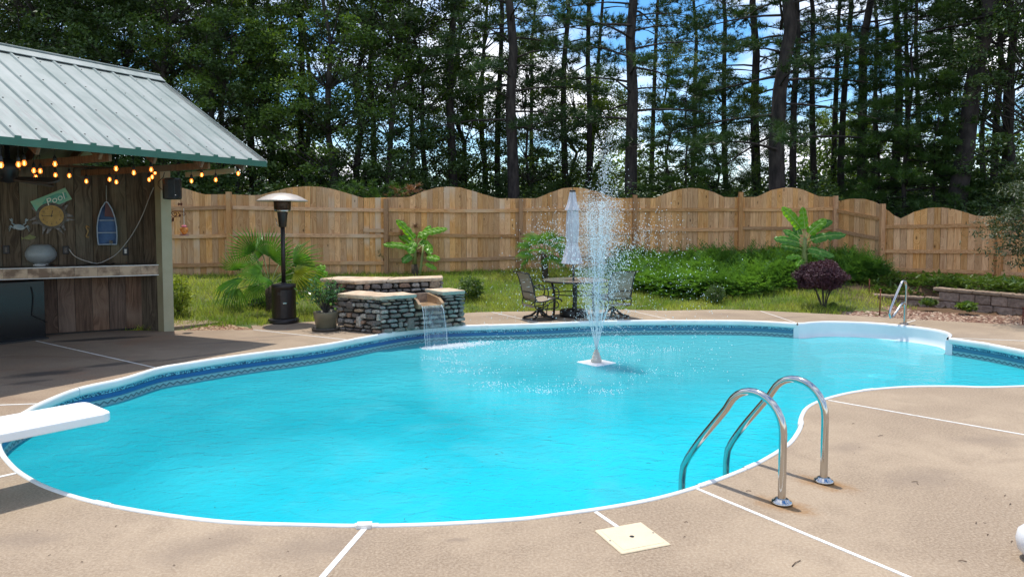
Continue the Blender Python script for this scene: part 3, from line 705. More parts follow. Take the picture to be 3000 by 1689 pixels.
# timber edging glimpsed behind the heater
q0, q1 = lawn_hit(868, 858), lawn_hit(905, 866)
o = MB().beam((-.22, 0, 0), (.22, 0, 0), .12, .10).put('edging_stone', M['blockcap'], loc=(lawn_hit(885, 862).x, lawn_hit(885, 862).y, lawn_hit(885, 862).z+.03), rot=(0, 0, R(-12)))
tag(o, 'low tan edging stone in the lawn between the heater and the potted citrus', 'edging stone')
# ================================================================== STONE WATER FEATURE
fe = thing('stone_water_feature', 'stacked fieldstone fountain wall with flagstone caps and a pouring spillway', 'stone fountain', (0, 0, 0))
def stone_mat():
    g = NG('fieldstone'); pos = g.n('ShaderNodeNewGeometry').outputs['Position']; oi = g.n('ShaderNodeObjectInfo')
    r = g.n('ShaderNodeValToRGB'); r.color_ramp.interpolation = 'CONSTANT'; cols = [(.15, .12, .10), (.24, .20, .17), (.10, .085, .07), (.36, .25, .16), (.27, .25, .23), (.16, .13, .11), (.44, .39, .33), (.12, .09, .075), (.32, .19, .12), (.20, .18, .15)]
    while len(r.color_ramp.elements) < len(cols): r.color_ramp.elements.new(.5)
    for i, c in enumerate(cols): r.color_ramp.elements[i].position = i/len(cols); r.color_ramp.elements[i].color = (*c, 1)
    g.l(oi.outputs['Random'], r.inputs['Fac'])
    c = g.mix(g.ramp(g.noise(pos, 28, 5, .7), .4, .65, 0, .6), r.outputs[0], (.07, .065, .06))
    c = g.mix(g.ramp(g.noise(pos, 60, 3, .7), .58, .72, 0, .5), c, (.42, .38, .33))
    sep = g.n('ShaderNodeSeparateXYZ'); g.l(pos, sep.inputs[0])
    wet = g.math('MULTIPLY', g.ramp(sep.outputs[0], -2.0, -1.6), g.ramp(g.noise(pos, 5, 4), .40, .65, .05, .62))
    wet = g.math('MULTIPLY', wet, g.ramp(sep.outputs[1], 12.3, 12.1))
    c = g.mix(wet, c, g.mix(g.noise(pos, 20, 3), (.10, .17, .15), (.20, .28, .24)))
    g.l(c, g.b.inputs['Base Color']); g.b.inputs['Roughness'].default_value = .75; g.bump(g.noise(pos, 55, 5, .75), .9, .012); return g.m
def cap_mat():
    g = NG('flagstone'); pos = g.n('ShaderNodeNewGeometry').outputs['Position']; nrm = g.n('ShaderNodeNewGeometry')
    c = g.mix(g.ramp(g.noise(pos, 6, 5, .6), .35, .65), (.46, .33, .22), (.60, .48, .35))
    c = g.mix(g.ramp(g.noise(pos, 18, 4, .7), .55, .75, 0, .5), c, (.30, .19, .11))
    sep = g.n('ShaderNodeSeparateXYZ'); g.l(pos, sep.inputs[0]); sn = g.n('ShaderNodeSeparateXYZ'); g.l(nrm.outputs['Normal'], sn.inputs[0])
    f = g.math('MULTIPLY', g.math('MULTIPLY', g.ramp(sep.outputs[0], -2.1, -1.8), g.ramp(sep.outputs[1], 12.2, 12.0)), g.ramp(sn.outputs[2], .6, .2, 0, .75))
    c = g.mix(f, c, (.22, .32, .28))
    g.l(c, g.b.inputs['Base Color']); g.b.inputs['Roughness'].default_value = .85; g.bump(g.noise(pos, 40, 5, .7), .9, .01); return g.m
M['stone'] = stone_mat(); M['cap'] = cap_mat()
# stone shapes
def stone_mesh(seed):
    r = random.Random(seed); n = 8; rings = []
    ang = [(i+r.uniform(-.25, .25))*2*math.pi/n for i in range(n)]
    rad = []
    for a in ang:
        c_, s_ = abs(math.cos(a)), abs(math.sin(a)); k = .5/max(c_, s_)*(.90 if c_ > .55 and s_ > .55 else .95); rad.append(k*r.uniform(.84, 1.06))
    vs = []
    for sc, y in ((.97, .5), (1.0, -.22), (.95, -.45), (.78, -.52)):
        for a, q in zip(ang, rad): vs.append((q*sc*math.cos(a), y+r.uniform(-.04, .04), q*sc*math.sin(a)))
    vs.append((0, -.58, 0)); m = MB()
    fs = [(i*n+k, i*n+(k+1) % n, (i+1)*n+(k+1) % n, (i+1)*n+k) for i in range(3) for k in range(n)]+[(3*n+k, 3*n+(k+1) % n, 4*n) for k in range(n)]
    m.add(vs, fs, False); return m.mesh('stone', M['stone'])
SM = [stone_mesh(s) for s in range(10)]
Cn = P(1118, 976); Ln_ = P(999, 966); Rn = P(1354, 954)
count = 0
def stone_face(A, B, z0, z1, rh=(.052, .098), seed=1, avoid=None):
    global count
    r = random.Random(seed); d = (B-A).to_2d(); L = d.length; a = math.atan2(d.y, d.x); u = d/L; z = z0
    while z < z1-.02:
        h = min(r.uniform(*rh), z1-z); s = r.uniform(-.05, 0)
        if z1-(z+h) < .03: h = z1-z
        while s < L-.015:
            wd = r.uniform(.09, .24); wd = min(wd, L-s+.01)
            if L-(s+wd) < .05: wd = L-s+.01
            cx = s+wd/2; big = r.random() < .05
            hh = h*(1.5 if big else r.uniform(.80, 1.02))
            if not (avoid and avoid(cx, z+h/2)):
                c = A.to_2d()+u*cx; pro = r.uniform(-.008, .012)
                n_ = Vector((u.y, -u.x))*pro
                link('stone', r.choice(SM), fe, loc=(c.x+n_.x, c.y+n_.y, z+h/2), rot=(0, r.uniform(-.11, .11), a), sc=((wd-.010)*1.02, .10, (hh-.009))); count += 1
            s += wd
        z += h
inw = Vector((.1, .995, 0))
back = .42
def blockcore(poly, z0, z1, name='mortar_core'): return MB().prism([(p.x, p.y) for p in poly], z0, z1).put(name, M['mortar'], fe)
uR = (Rn-Cn).normalized(); nR = Vector((-uR.y, uR.x, 0)); uL = (Ln_-Cn).normalized()
Lb = Ln_+Vector((.35, .62, 0)); Rb = Rn+nR*.55
sp0 = Cn+uR*(.37*(Rn-Cn).length*1.0); lenR = (Rn-Cn).length
sA = Cn+uR*(lenR*.40); sB = Cn+uR*(lenR*.72)           # spillway opening along the right-hand face
inset = .03
blockcore([Cn+nR*inset+uL*.0, sA+nR*inset, sA+nR*.5, Lb, Ln_+Vector((.04, .03, 0))], .0, .54)
blockcore([sA+nR*inset, sB+nR*inset, sB+nR*.5, sA+nR*.5], .0, .36)
blockcore([sB+nR*inset, Rn+nR*inset, Rb, sB+nR*.55], .0, .545)
stone_face(Ln_, Cn, .0, .53, seed=3)
stone_face(Cn, Rn, .0, .535, seed=5, avoid=lambda s, z: lenR*.40 < s < lenR*.72 and z > .34)
stone_face(Rn, Rb, .0, .535, seed=9)
for t, zz, sx, sz in ((.5, .17, .10, .19), (.28, .43, .15, .13), (.86, .14, .10, .06)):
    c = Ln_.lerp(Cn, t); d = Cn-Ln_; link('stone', SM[2], fe, loc=(c.x-.01, c.y-.015, zz), rot=(0, 0, math.atan2(d.y, d.x)), sc=(sx, .12, sz))
q = Cn.lerp(Rn, .33); link('stone', SM[4], fe, loc=(q.x+.005, q.y-.01, .12), rot=(0, 0, math.atan2(uR.y, uR.x)), sc=(.15, .12, .22))
# rear tier
T0, T1, T2 = PD(955, 905, 12.55), PD(1045, 905, 12.05), PD(1288, 905, 12.75)
for p in (T0, T1, T2): p.z = 0
T1b, T2b, T0b = T1+Vector((.1, .6, 0)), T2+Vector((-.08, .48, 0)), T0+Vector((.12, .45, 0))
blockcore([T0+Vector((.04, .02, 0)), T1+Vector((.0, .04, 0)), T2+Vector((-.03, .03, 0)), T2b, T0b], -.05, .70)
stone_face(T0, T1, .02, .69, seed=11); stone_face(T1, T2, .30, .69, seed=12); stone_face(T2, T2b, .1, .69, seed=13)
# flagstone caps with chipped edges
def cap(poly, z0, z1, seed, over=.0):
    r = random.Random(seed); pts = []
    for i in range(len(poly)):
        a, b = poly[i], poly[(i+1) % len(poly)]; k = max(1, int((b-a).length/.07))
        for j in range(k):
            p = a.lerp(b, j/k); pts.append((p.x+r.uniform(-.014, .014), p.y+r.uniform(-.014, .014)))
    cx = sum(p[0] for p in pts)/len(pts); cy_ = sum(p[1] for p in pts)/len(pts)
    low = [(cx+(x-cx)*(1-r.uniform(.01, .05)), cy_+(y-cy_)*(1-r.uniform(.01, .05))) for x, y in pts]; n = len(pts)
    m = MB(); vs = [(x, y, z0) for x, y in low]+[(x, y, (z0+z1)/2+.005) for x, y in pts]+[(cx+(x-cx)*.985, cy_+(y-cy_)*.985, z1) for x, y in pts]
    tri = tessellate_polygon([[Vector((x, y, 0)) for x, y in pts]]); fs = []
    for t in tri: fs += [tuple(i+2*n for i in t)]
    for i in range(n): j = (i+1) % n; fs += [(i, j, j+n, i+n), (i+n, j+n, j+2*n, i+2*n)]
    m.add(vs, fs); m.put('capstone', M['cap'], fe)
o1 = -nR*.05
mid = Cn.lerp(sA, .45)
cap([Ln_+Vector((-.06, -.02, 0)), Cn+Vector((-.22, .03, 0)), mid+o1*.3+nR*-.0, mid+nR*.42, Lb+Vector((-.2, .0, 0))], .53, .59, 21)
cap([Cn+Vector((-.20, .03, 0)), Cn+Vector((-.01, -.07, 0)), sA+o1, sA+nR*.45, mid+nR*.43, mid+nR*.1], .532, .588, 22)
cap([sB+o1, Rn+o1+uR*.05, Rb+uR*.05, sB+nR*.6], .54, .60, 23)
cap([T0+Vector((-.10, -.05, 0)), T1+Vector((-.02, -.08, 0)), T1.lerp(T2, .35)+Vector((0, -.06, 0)), T1b.lerp(T2b, .35), T0b], .69, .75, 24)
cap([T1.lerp(T2, .36)+Vector((0, -.06, 0)), T2+Vector((.07, -.05, 0)), T2b+Vector((.08, .05, 0)), T1b.lerp(T2b, .36)], .692, .748, 25)
# spillway trough
tw = M['spill'] = mat('wet_tan_stone', (.26, .165, .09), (.42, .29, .175), .25, scale=6, bump=.3, bscale=30)
lip = (sA+sB)/2-nR*.16
MB().prism([(p.x, p.y) for p in (sA-nR*.15+uR*.03, sB-nR*.15-uR*.03, sB+nR*.45, sA+nR*.45)], .365, .40).put('spillway', tw, fe)
for e, s_ in ((sA, 1), (sB, -1)):
    m = MB(); a, b = e-nR*.13, e+nR*.4
    u_ = uR*s_*.05
    vs = [(a.x, a.y, .36), (b.x, b.y, .36), (b.x, b.y, .55), ((a+nR*.12).x, (a+nR*.12).y, .50), (a.x, a.y, .43)]; vs += [(x+u_.x, y+u_.y, z) for x, y, z in vs]
    m.add(vs, [(0, 1, 2, 3, 4), (9, 8, 7, 6, 5), (0, 5, 6, 1), (1, 6, 7, 2), (2, 7, 8, 3), (3, 8, 9, 4), (4, 9, 5, 0)]); m.put('side_stone', tw, fe)
c = (sA+sB)/2+nR*.42; MB().box((c.x, c.y, .47), ((sB-sA).length, .05, .16), math.atan2(uR.y, uR.x)).put('back_stone', M['blockcap'], fe)
# falling water
def sheet_mat():
    g = NG('falling_water'); tc = g.n('ShaderNodeUVMap'); v = g.scaled(tc.outputs[0], (16, 1.2, 1))
    n_ = g.noise(v, 2.2, 5, .65, .5); f = g.ramp(n_, .44, .80, .07, .55)
    pr = g.b; pr.inputs['Base Color'].default_value = (.72, .80, .84, 1); pr.inputs['Roughness'].default_value = .12
    t = g.n('ShaderNodeBsdfTransparent'); t.inputs[0].default_value = (.93, .97, 1, 1); x = g.n('ShaderNodeMixShader'); g.l(f, x.inputs[0]); g.l(t.outputs[0], x.inputs[1]); g.l(pr.outputs[0], x.inputs[2])
    g.bump(n_, .5, .02); g.l(x.outputs[0], g.o.inputs['Surface']); return g.m
M['sheet'] = sheet_mat()
l0, l1 = sA-nR*.15+uR*.05, sB-nR*.15-uR*.05; vs = []; uvs = []; NA, NB = 20, 14
for j in range(NB+1):
    t = j/NB*.365; zz = .402-4.9*t*t; outw = .46*t
    for i in range(NA+1):
        k = i/NA; p = l0.lerp(l1, k)+(l0-l1)*(.5-k)*-.0-nR*(outw+.006*math.sin(k*23+j)); sh = (k-.5)*(.05*j/NB)
        p = p+uR*sh; vs.append((p.x, p.y, zz)); uvs.append((k, j/NB))
fs = [(j*(NA+1)+i, j*(NA+1)+i+1, (j+1)*(NA+1)+i+1, (j+1)*(NA+1)+i) for j in range(NB) for i in range(NA)]
me = bpy.data.meshes.new('waterfall'); me.from_pydata(vs, [], fs); me.materials.append(M['sheet']); ul = me.uv_layers.new(name='UVMap')
for lp in me.loops: ul.data[lp.index].uv = uvs[lp.vertex_index]
me.polygons.foreach_set('use_smooth', [True]*len(fs))
tag(link('waterfall', me), 'thin sheet of water falling from the stone spillway', None, None, 'stuff')
wfv = vs
land = (l0+l1)/2-nR*(.46*.365+.02)
def drop_mat():
    g = NG('water_drops'); pr = g.b; pr.inputs['Base Color'].default_value = (.92, .96, .98, 1); pr.inputs['Roughness'].default_value = .08
    t = g.n('ShaderNodeBsdfTransparent'); x = g.n('ShaderNodeMixShader'); x.inputs[0].default_value = .72
    g.l(t.outputs[0], x.inputs[1]); tr = g.n('ShaderNodeBsdfTranslucent'); tr.inputs[0].default_value = (.90, .96, 1, 1); y = g.n('ShaderNodeMixShader'); y.inputs[0].default_value = .5
    g.l(pr.outputs[0], y.inputs[1]); g.l(tr.outputs[0], y.inputs[2]); g.l(y.outputs[0], x.inputs[2]); g.l(x.outputs[0], g.o.inputs['Surface']); return g.m
M['drops'] = drop_mat()
OV = np.array([(1, 0, 0), (-1, 0, 0), (0, 1, 0), (0, -1, 0), (0, 0, 1), (0, 0, -1)], float); OT = np.array([(0, 2, 4), (2, 1, 4), (1, 3, 4), (3, 0, 4), (2, 0, 5), (1, 2, 5), (3, 1, 5), (0, 3, 5)])
def drops(name, pos, rad, m, stretch=None):
    n = len(pos); sc = np.ones((n, 1, 3))
    if stretch is not None: sc[:, 0, 2] = stretch
    V = (OV[None]*rad[:, None, None]*sc+pos[:, None, :]).reshape(-1, 3); T = (OT[None]+(np.arange(n)*6)[:, None, None]).reshape(-1, 3)
    return npmesh(name, V, T, m, True)
wm = MB()
for kk, rr in ((0.02, .005), (.985, .005), (.12, .002)):
    wm.tube([Vector(wfv[j*(NA+1)+int(kk*NA)])+Vector((rnd.uniform(-.004, .004), -.004, 0)) for j in range(NB+1)], rr, 5)
tag(wm.put('waterfall_streams', M['drops']), 'thicker streams of water at the edges of the falling sheet', None, None, 'stuff')
rs = np.random.RandomState(3)
# foam where the sheet lands, and scattered splashes on the surface
fp = []; fr_ = []
for k in range(2600):
    a = rs.uniform(-1, 1); d = rs.exponential(.35)
    p = land+uR*(a*.30+d*.4)-nR*(rs.normal(0, .07)+.02)
    if rs.rand() < .35: p = p+uR*rs.exponential(.25)-nR*abs(rs.normal(0, .12))
    fp.append((p.x, p.y, WZ+rs.exponential(.006))); fr_.append(rs.uniform(.004, .013))
splash = [(1468, 1024, .28), (1540, 1008, .3), (1600, 998, .28), (1335, 1036, .22), (1340, 1086, .25), (1330, 1062, .2), (1445, 1124, .2), (1760, 1012, .3), (1720, 1014, .25), (1820, 1016, .3), (1600, 1145, .18), (1770, 1146, .18), (1950, 1025, .25), (1510, 1010, .35), (1280, 1050, .2), (1390, 1080, .5), (1500, 1130, .4), (1850, 1030, .4), (1650, 1020, .4), (1680, 1130, .5), (1900, 1090, .5)]
for (x, y, s) in splash:
    c = P(x, y, WZ)
    for k in range(70): fp.append((c.x+rs.normal(0, s*.6), c.y+rs.normal(0, s*.45), WZ+abs(rs.normal(0, .006)))); fr_.append(rs.uniform(.003, .0085))
tag(link('foam', drops('foam', np.array(fp), np.array(fr_), M['drops'])), 'white foam and splashes on the water surface', None, None, 'stuff')

m = MB(); r5 = random.Random(12)
for k in range(70):
    c = P(r5.uniform(250, 2700), r5.uniform(1030, 1520), WZ+.002)
    if not (-3.6 < c.x < 5.5 and 4.6 < c.y < 11): continue
    a_ = r5.uniform(0, 3.14); l_ = r5.choice((.006, .008, .012, .02, .035)); d = Vector((math.cos(a_), math.sin(a_), 0))*l_; m.tube([c-d*.5, c+Vector((0, .002, .001)), c+d*.5], .0015, 4)
tag(m.put('floating_debris', mat('wet_debris', (.03, .04, .02), (.07, .05, .02), .6)), 'specks of leaf and needle floating on the pool', None, None, 'stuff')
# ================================================================== FLOATING FOUNTAIN
fc = P(1747, 1062, WZ); ff = thing('floating_fountain', 'square white floating pool fountain with stepped nozzle spraying high', 'fountain', fc, R(38))
bevel(MB().prism([(-.2, -.2), (.2, -.2), (.2, .2), (-.2, .2)], -.03, .012).put('float', M['acrylic'], ff), .01)
noz = MB(); noz.lathe([(.075, .012), (.075, .055), (.068, .06), (.06, .06), (.06, .10), (.054, .104), (.046, .104), (.046, .145), (.04, .15), (.03, .15), (.03, .185), (.024, .188), (.001, .188)], 20, mod=lambda a, z: 1+.03*math.cos(a*10)); noz.put('nozzle', mat('beige_plastic', (.55, .50, .43), (.48, .44, .38), .5), ff)
top = Vector((fc.x, fc.y, WZ+.19))
pos = []; rad = []; stre = []
def jet(vx, vy, vz, n, spread, r0, breakup=.28, tmax=None):
    T = 2*vz/9.8 if tmax is None else tmax
    for k in range(n):
        t = rs.uniform(0, 1)**1.0*T*1.03
        s = spread*(t**1.25) if t > .12 else .004+spread*.02
        q = 1+rs.normal(0, .045)-abs(rs.normal(0, .05)); x = top.x+vx*t*q+rs.normal(0, s)+.06*t; y = top.y+vy*t*q+rs.normal(0, s); z = top.z+vz*q*t-4.9*t*t+rs.normal(0, s*.7)
        if z < WZ: continue
        pos.append((x, y, z)); rad.append(r0*rs.uniform(.45, 1.25)*(1.0 if t > breakup else .7)); stre.append(1.0 if t > .35 else 2.2)
for k in range(8):                                   # outer ring
    a = k*2*math.pi/8+.05; jet(math.cos(a)*1.42, math.sin(a)*1.42, 5.9, 430, .13, .0062)
for k in range(7):                                   # middle ring
    a = k*2*math.pi/7+.3; jet(math.cos(a)*.30, math.sin(a)*.30, 6.4, 900, .10, .0055)
jet(.12, 0, 7.55, 2200, .085, .0062)
for k in range(12000):                                # fine column of spray
    z = top.z+rs.uniform(.15, 1.0)**.9*2.1; s = .07+.10*(z-top.z)/2
    pos.append((top.x+rs.normal(0, s), top.y+rs.normal(0, s), z)); rad.append(rs.uniform(.002, .0046)); stre.append(1)
link('spray', drops('spray', np.array(pos), np.array(rad), M['drops'], np.array(stre)))
tag(bpy.data.objects['spray'], 'high white spray of droplets rising from the floating fountain', None, None, 'stuff')
m = MB()                                             # solid jets just above the nozzle
for k in range(10):
    a = k*2*math.pi/10+.2; pts = [(top.x+math.cos(a)*1.42*t, top.y+math.sin(a)*1.42*t, top.z-.01+5.9*t-4.9*t*t) for t in (0, .02, .04, .06, .08, .10, .12)]
    m.tube(pts, [.006, .006, .0055, .005, .0045, .004, .003], 5)
tag(m.put('water_jets', M['drops']), 'thin glassy water jets leaving the fountain nozzle', None, None, 'stuff')

# ================================================================== LADDER
def rail3(pts, r, seg=8):
    return cr_path(pts, .04)
lb, lb2 = P(2290, 1474), P(2413, 1411)
du = Vector((-.646, .763, 0))
def ladder_path(b):
    pr_ = [(0, -.02), (0, .15), (0, .30), (0, .44)]
    for k in range(1, 13):
        a = math.pi*k/12*.83; pr_.append((.205-.205*math.cos(a), .44+.225*math.sin(a)))
    x, z = pr_[-1]
    pr_ += [(x+.02, z-.035), (.60, .26), (.70, .11), (.735, .04), (.745, -.03), (.748, -.12), (.748, -.5), (.748, -1.0)]
    return [b+du*s+Vector((0, 0, z)) for s, z in pr_]
ld = thing('pool_ladder', 'stainless steel pool ladder with two looped handrails at the near edge', 'pool ladder', (0, 0, 0))
for b in (lb, lb2):
    MB().tube(rail3(ladder_path(b), .024), .0245, 20).put('handrail', M['steel'], ld)
    MB().lathe([(.062, .004), (.064, .012), (.058, .020), (.045, .024), (.040, .034), (.030, .036), (.026, .036)], 28, (b.x, b.y, 0)).put('flange', M['steel'], ld)
for z in (-.55, -.85): MB().beam(lb+du*.75+Vector((0, 0, z)), lb2+du*.75+Vector((0, 0, z)), .08, .03).put('rung', M['acrylic'], ld)
# entry-step handrail
sb = P(2647, 948); sh = thing('entry_handrail', 'small figure-four steel handrail beside the white entry step', 'handrail', (0, 0, 0))
dd = Vector((-.80, -.55, 0)).normalized(); sd = Vector((.1, -.02, 0))
pts = [sb+Vector((.03, 0, 0))+Vector((0, 0, z)) for z in (-.01, .3, .60)]+[sb+dd*s+Vector((.03*(1-s), 0, z)) for s, z in ((.01, .68), (.05, .735), (.11, .745), (.17, .70), (.30, .54), (.42, .37), (.485, .27), (.50, .20), (.47, .145), (.41, .15), (.27, .25), (.13, .355), (.07, .375), (.035, .34), (.03, .28), (.03, .12), (.03, -.01))]
MB().tube(cr_path(pts, .035), .021, 14).put('rail', M['steel'], sh)
for b in (sb+Vector((.03, 0, 0)), sb+dd*.03+Vector((-.0, 0, 0))): MB().lathe([(.05, .003), (.05, .010), (.03, .016), (.022, .018)], 20, (b.x, b.y, 0)).put('flange', M['steel'], sh)
# skimmer lid
qs = [P(1740, 1554), P(1875, 1530), P(1966, 1598), P(1827, 1625)]; c = sum(qs, Vector())/4; ang = math.atan2((qs[1]-qs[0]).y, (qs[1]-qs[0]).x)
sk = thing('skimmer_lid', 'square cream skimmer lid set flush in the concrete deck', 'lid', c, ang)
bevel(MB().box((0, 0, .003), (.305, .305, .010)).put('plate', M['cream'], sk), .004, 1)
bevel(MB().box((0, 0, .0088), (.25, .25, .003)).put('raised_panel', M['cream'], sk), .0015, 1)
MB().lathe([(.0135, .0108), (.001, .0112)], 16, cap=False).put('finger_hole', M['black'], sk)
for s in (-1, 1): MB().lathe([(.006, .0082), (.005, .0105), (.001, .0108)], 10, (s*.137, s*.0, 0)).put('screw', M['steel'], sk)
# ================================================================== DIVING BOARD
zt = .46
t1, t2 = P(335, 1207, zt), P(250, 1172, zt); wv = (t1-t2); wl = wv.length; wn_v = wv/wl; ax = Vector((wn_v.y, -wn_v.x, 0))
if ax.x < 0: ax = -ax
tipc = (t1+t2)/2
db = thing('diving_board', 'white fibreglass diving board jutting over the water at the near corner', 'diving board', tipc, math.atan2(ax.y, ax.x))
hw_, ln = .235, 2.45
poly = [(-ln, -hw_), (-.06, -hw_), (-.025, -hw_+.012), (-.008, -hw_+.035), (0, -hw_+.07), (0, hw_-.07), (-.008, hw_-.035), (-.025, hw_-.012), (-.06, hw_), (-ln, hw_)]
o = MB().prism(poly, -.062, 0).put('plank', M['board_white'], db); bevel(o, .012, 3)
MB().prism([(-ln+.02, -hw_+.035), (-.05, -hw_+.035), (-.05, hw_-.035), (-ln+.02, hw_-.035)], -.001, .0025).put('tread_surface', mat('grit_tread', (.66, .65, .63), (.74, .73, .70), .9, scale=60, bump=.8, bscale=180), db)
for x in (-1.55, -2.3):
    MB().box((x, 0, -.27), (.22, .40, .40)).put('stand', M['acrylic'], db)
# ================================================================== PATIO HEATER
hc = P(833, 944); hc.y += .0
ht = thing('patio_heater', 'dark bronze mushroom patio heater standing on the far left deck', 'patio heater', hc)
MB().lathe([(.245, 0), (.25, .01), (.25, .055), (.235, .075), (.21, .082), (.2, .084)], 48).put('base', M['bronze'], ht)
MB().lathe([(.2, .08), (.202, .09), (.202, .60), (.206, .603), (.206, .665), (.2, .672), (.05, .676), (.045, .70), (.001, .70)], 48).put('tank_housing', M['bronze'], ht)
m = MB(); n_ = 10
vs = [(.207*math.cos(a), .207*math.sin(a), z) for z in (.10, .585) for a in [R(-88+i*6.0) for i in range(n_)]]
m.add(vs, [(i, i+1, i+1+n_, i+n_) for i in range(n_-1)]); m.put('door', M['bronze'], ht)
a = R(-80); MB().box((.212*math.cos(a)+.045, .212*math.sin(a)+.0, .36), (.06, .012, .022), a+R(90)).put('latch', M['steel'], ht)
m = MB()
for i in range(5):
    for j in range(4):
        a = R(-102+i*4.2+(j % 2)*2.1); m.box((.204*math.cos(a), .204*math.sin(a), .50+j*.014), (.006, .006, .006), a)
m.put('vent_holes', mat('vent_grey', (.12, .11, .10), None, .6), ht)
MB().lathe([(.036, .69), (.036, 1.70)], 20).put('pole', M['bronze'], ht)
MB().lathe([(.05, 1.66), (.062, 1.67), (.088, 1.91), (.088, 1.93), (.06, 1.93)], 28).put('burner_cone', M['bronze'], ht)
MB().lathe([(.001, 1.935), (.125, 1.935), (.135, 1.945), (.135, 1.975), (.142, 1.978), (.146, 2.20)], 32).put('emitter_screen', M['emitter'], ht)
MB().lathe([(.128, 1.925), (.138, 1.93), (.138, 1.962), (.12, 1.962)], 32).put('collar', M['steel'], ht)
q = MB(); q.lathe([(.43, 2.105), (.432, 2.11), (.40, 2.135), (.33, 2.175), (.24, 2.215), (.14, 2.24), (.05, 2.25), (.001, 2.252)], 48); q.lathe([(.425, 2.104), (.395, 2.13), (.325, 2.17), (.235, 2.21), (.14, 2.235), (.001, 2.247)], 48, cap=False); q.put('reflector_hood', M['reflector'], ht)
MB().lathe([(.001, 0), (.012, .01), (.001, .02)], 10, (-.10, -.05, 1.80)).put('knob', M['black'], ht)
MB().tube([(-.10, -.05, 1.80), (-.085, -.03, 1.7), (-.045, -.02, 1.66)], .005, 6).put('gas_pipe', M['steel'], ht)
for a in (200, 340): MB().lathe([(.001, 0), (.03, .02), (.03, .05), (.001, .07)], 12, (.24*math.cos(R(a)), .24*math.sin(R(a)), .015)).put('wheel', M['black'], ht)
# ================================================================== TABLE, UMBRELLA, CHAIRS
tcn = PD(1684, 928, 13.05); tcn.z = 0
tb = thing('patio_table', 'round glass-topped patio table with dark metal frame', 'table', tcn)
MB().lathe([(.60, .655), (.61, .665), (.61, .675), (.60, .685)], 48, cap=False).put('rim', M['frame'], tb)
MB().lathe([(.02, .676), (.598, .676), (.598, .684), (.02, .684)], 48, cap=False, smooth=False).put('glass_top', mat('smoked_table_glass', (.18, .17, .16), (.26, .24, .22), .12, scale=3), tb)
MB().lathe([(.42, .42), (.43, .43), (.42, .44)], 32, cap=False).put('ring_brace', M['frame'], tb)
for a in (-93, 30, 150):
    ca, sa = math.cos(R(a)), math.sin(R(a)); MB().tube([(ca*.50, sa*.50, .66), (ca*.44, sa*.44, .5), (ca*.42, sa*.42, .25), (ca*.44, sa*.44, 0)], .024, 10).put('leg', M['frame'], tb)
um = thing('closed_umbrella', 'closed grey patio umbrella tied round its pole above the table', 'umbrella', tcn)
MB().tube([(-.02, 0, .12), (-.035, 0, 1.2), (-.06, 0, 2.22)], .019, 12).put('pole', mat('pole_metal', (.10, .11, .12), None, .35, metal=.7), um)
def pleat(n, amp, ph=0): return lambda a, z: 1+amp*math.cos(n*a+ph+z*2)+amp*.5*math.cos((n*2+1)*a+1.3)
def umb(prof, mod, name, lean=0):
    m = MB(); m.lathe(prof, 96, (-.05, 0, 0), mod, cap=False); o = m.put(name, M['grey_cloth'], um); return o
umb([(.045, 2.30), (.062, 2.20), (.085, 2.08), (.12, 1.99), (.125, 1.965)], pleat(4, .20, .6), 'vent_flap')
umb([(.07, 2.12), (.095, 2.0), (.105, 1.85), (.112, 1.70), (.108, 1.55), (.10, 1.42), (.088, 1.375), (.105, 1.31), (.135, 1.18), (.162, 1.06), (.18, .985)], pleat(9, .11), 'canopy')
MB().lathe([(.001, 2.335), (.05, 2.335), (.056, 2.325), (.056, 2.305), (.001, 2.305)], 20, (-.052, 0, 0)).put('cap', M['black'], um)
MB().lathe([(.092, 1.365), (.096, 1.375), (.092, 1.385)], 24, (-.05, 0, 0), cap=False).put('tie_band', M['grey_cloth'], um)
m = MB()
for k in range(8):
    a = k*math.pi/4+.3; m.tube([(-.04+.015*math.cos(a), .015*math.sin(a), 1.05), (-.045+.15*math.cos(a), .15*math.sin(a), .955)], .006, 5)
m.put('ribs', M['black'], um)
MB().lathe([(.25, .0), (.262, .02), (.262, .11), (.245, .13), (.22, .135), (.03, .15), (.03, .22), (.022, .225), (.001, .225)], 36, (-.02, 0, 0)).put('weighted_base', M['black'], um)
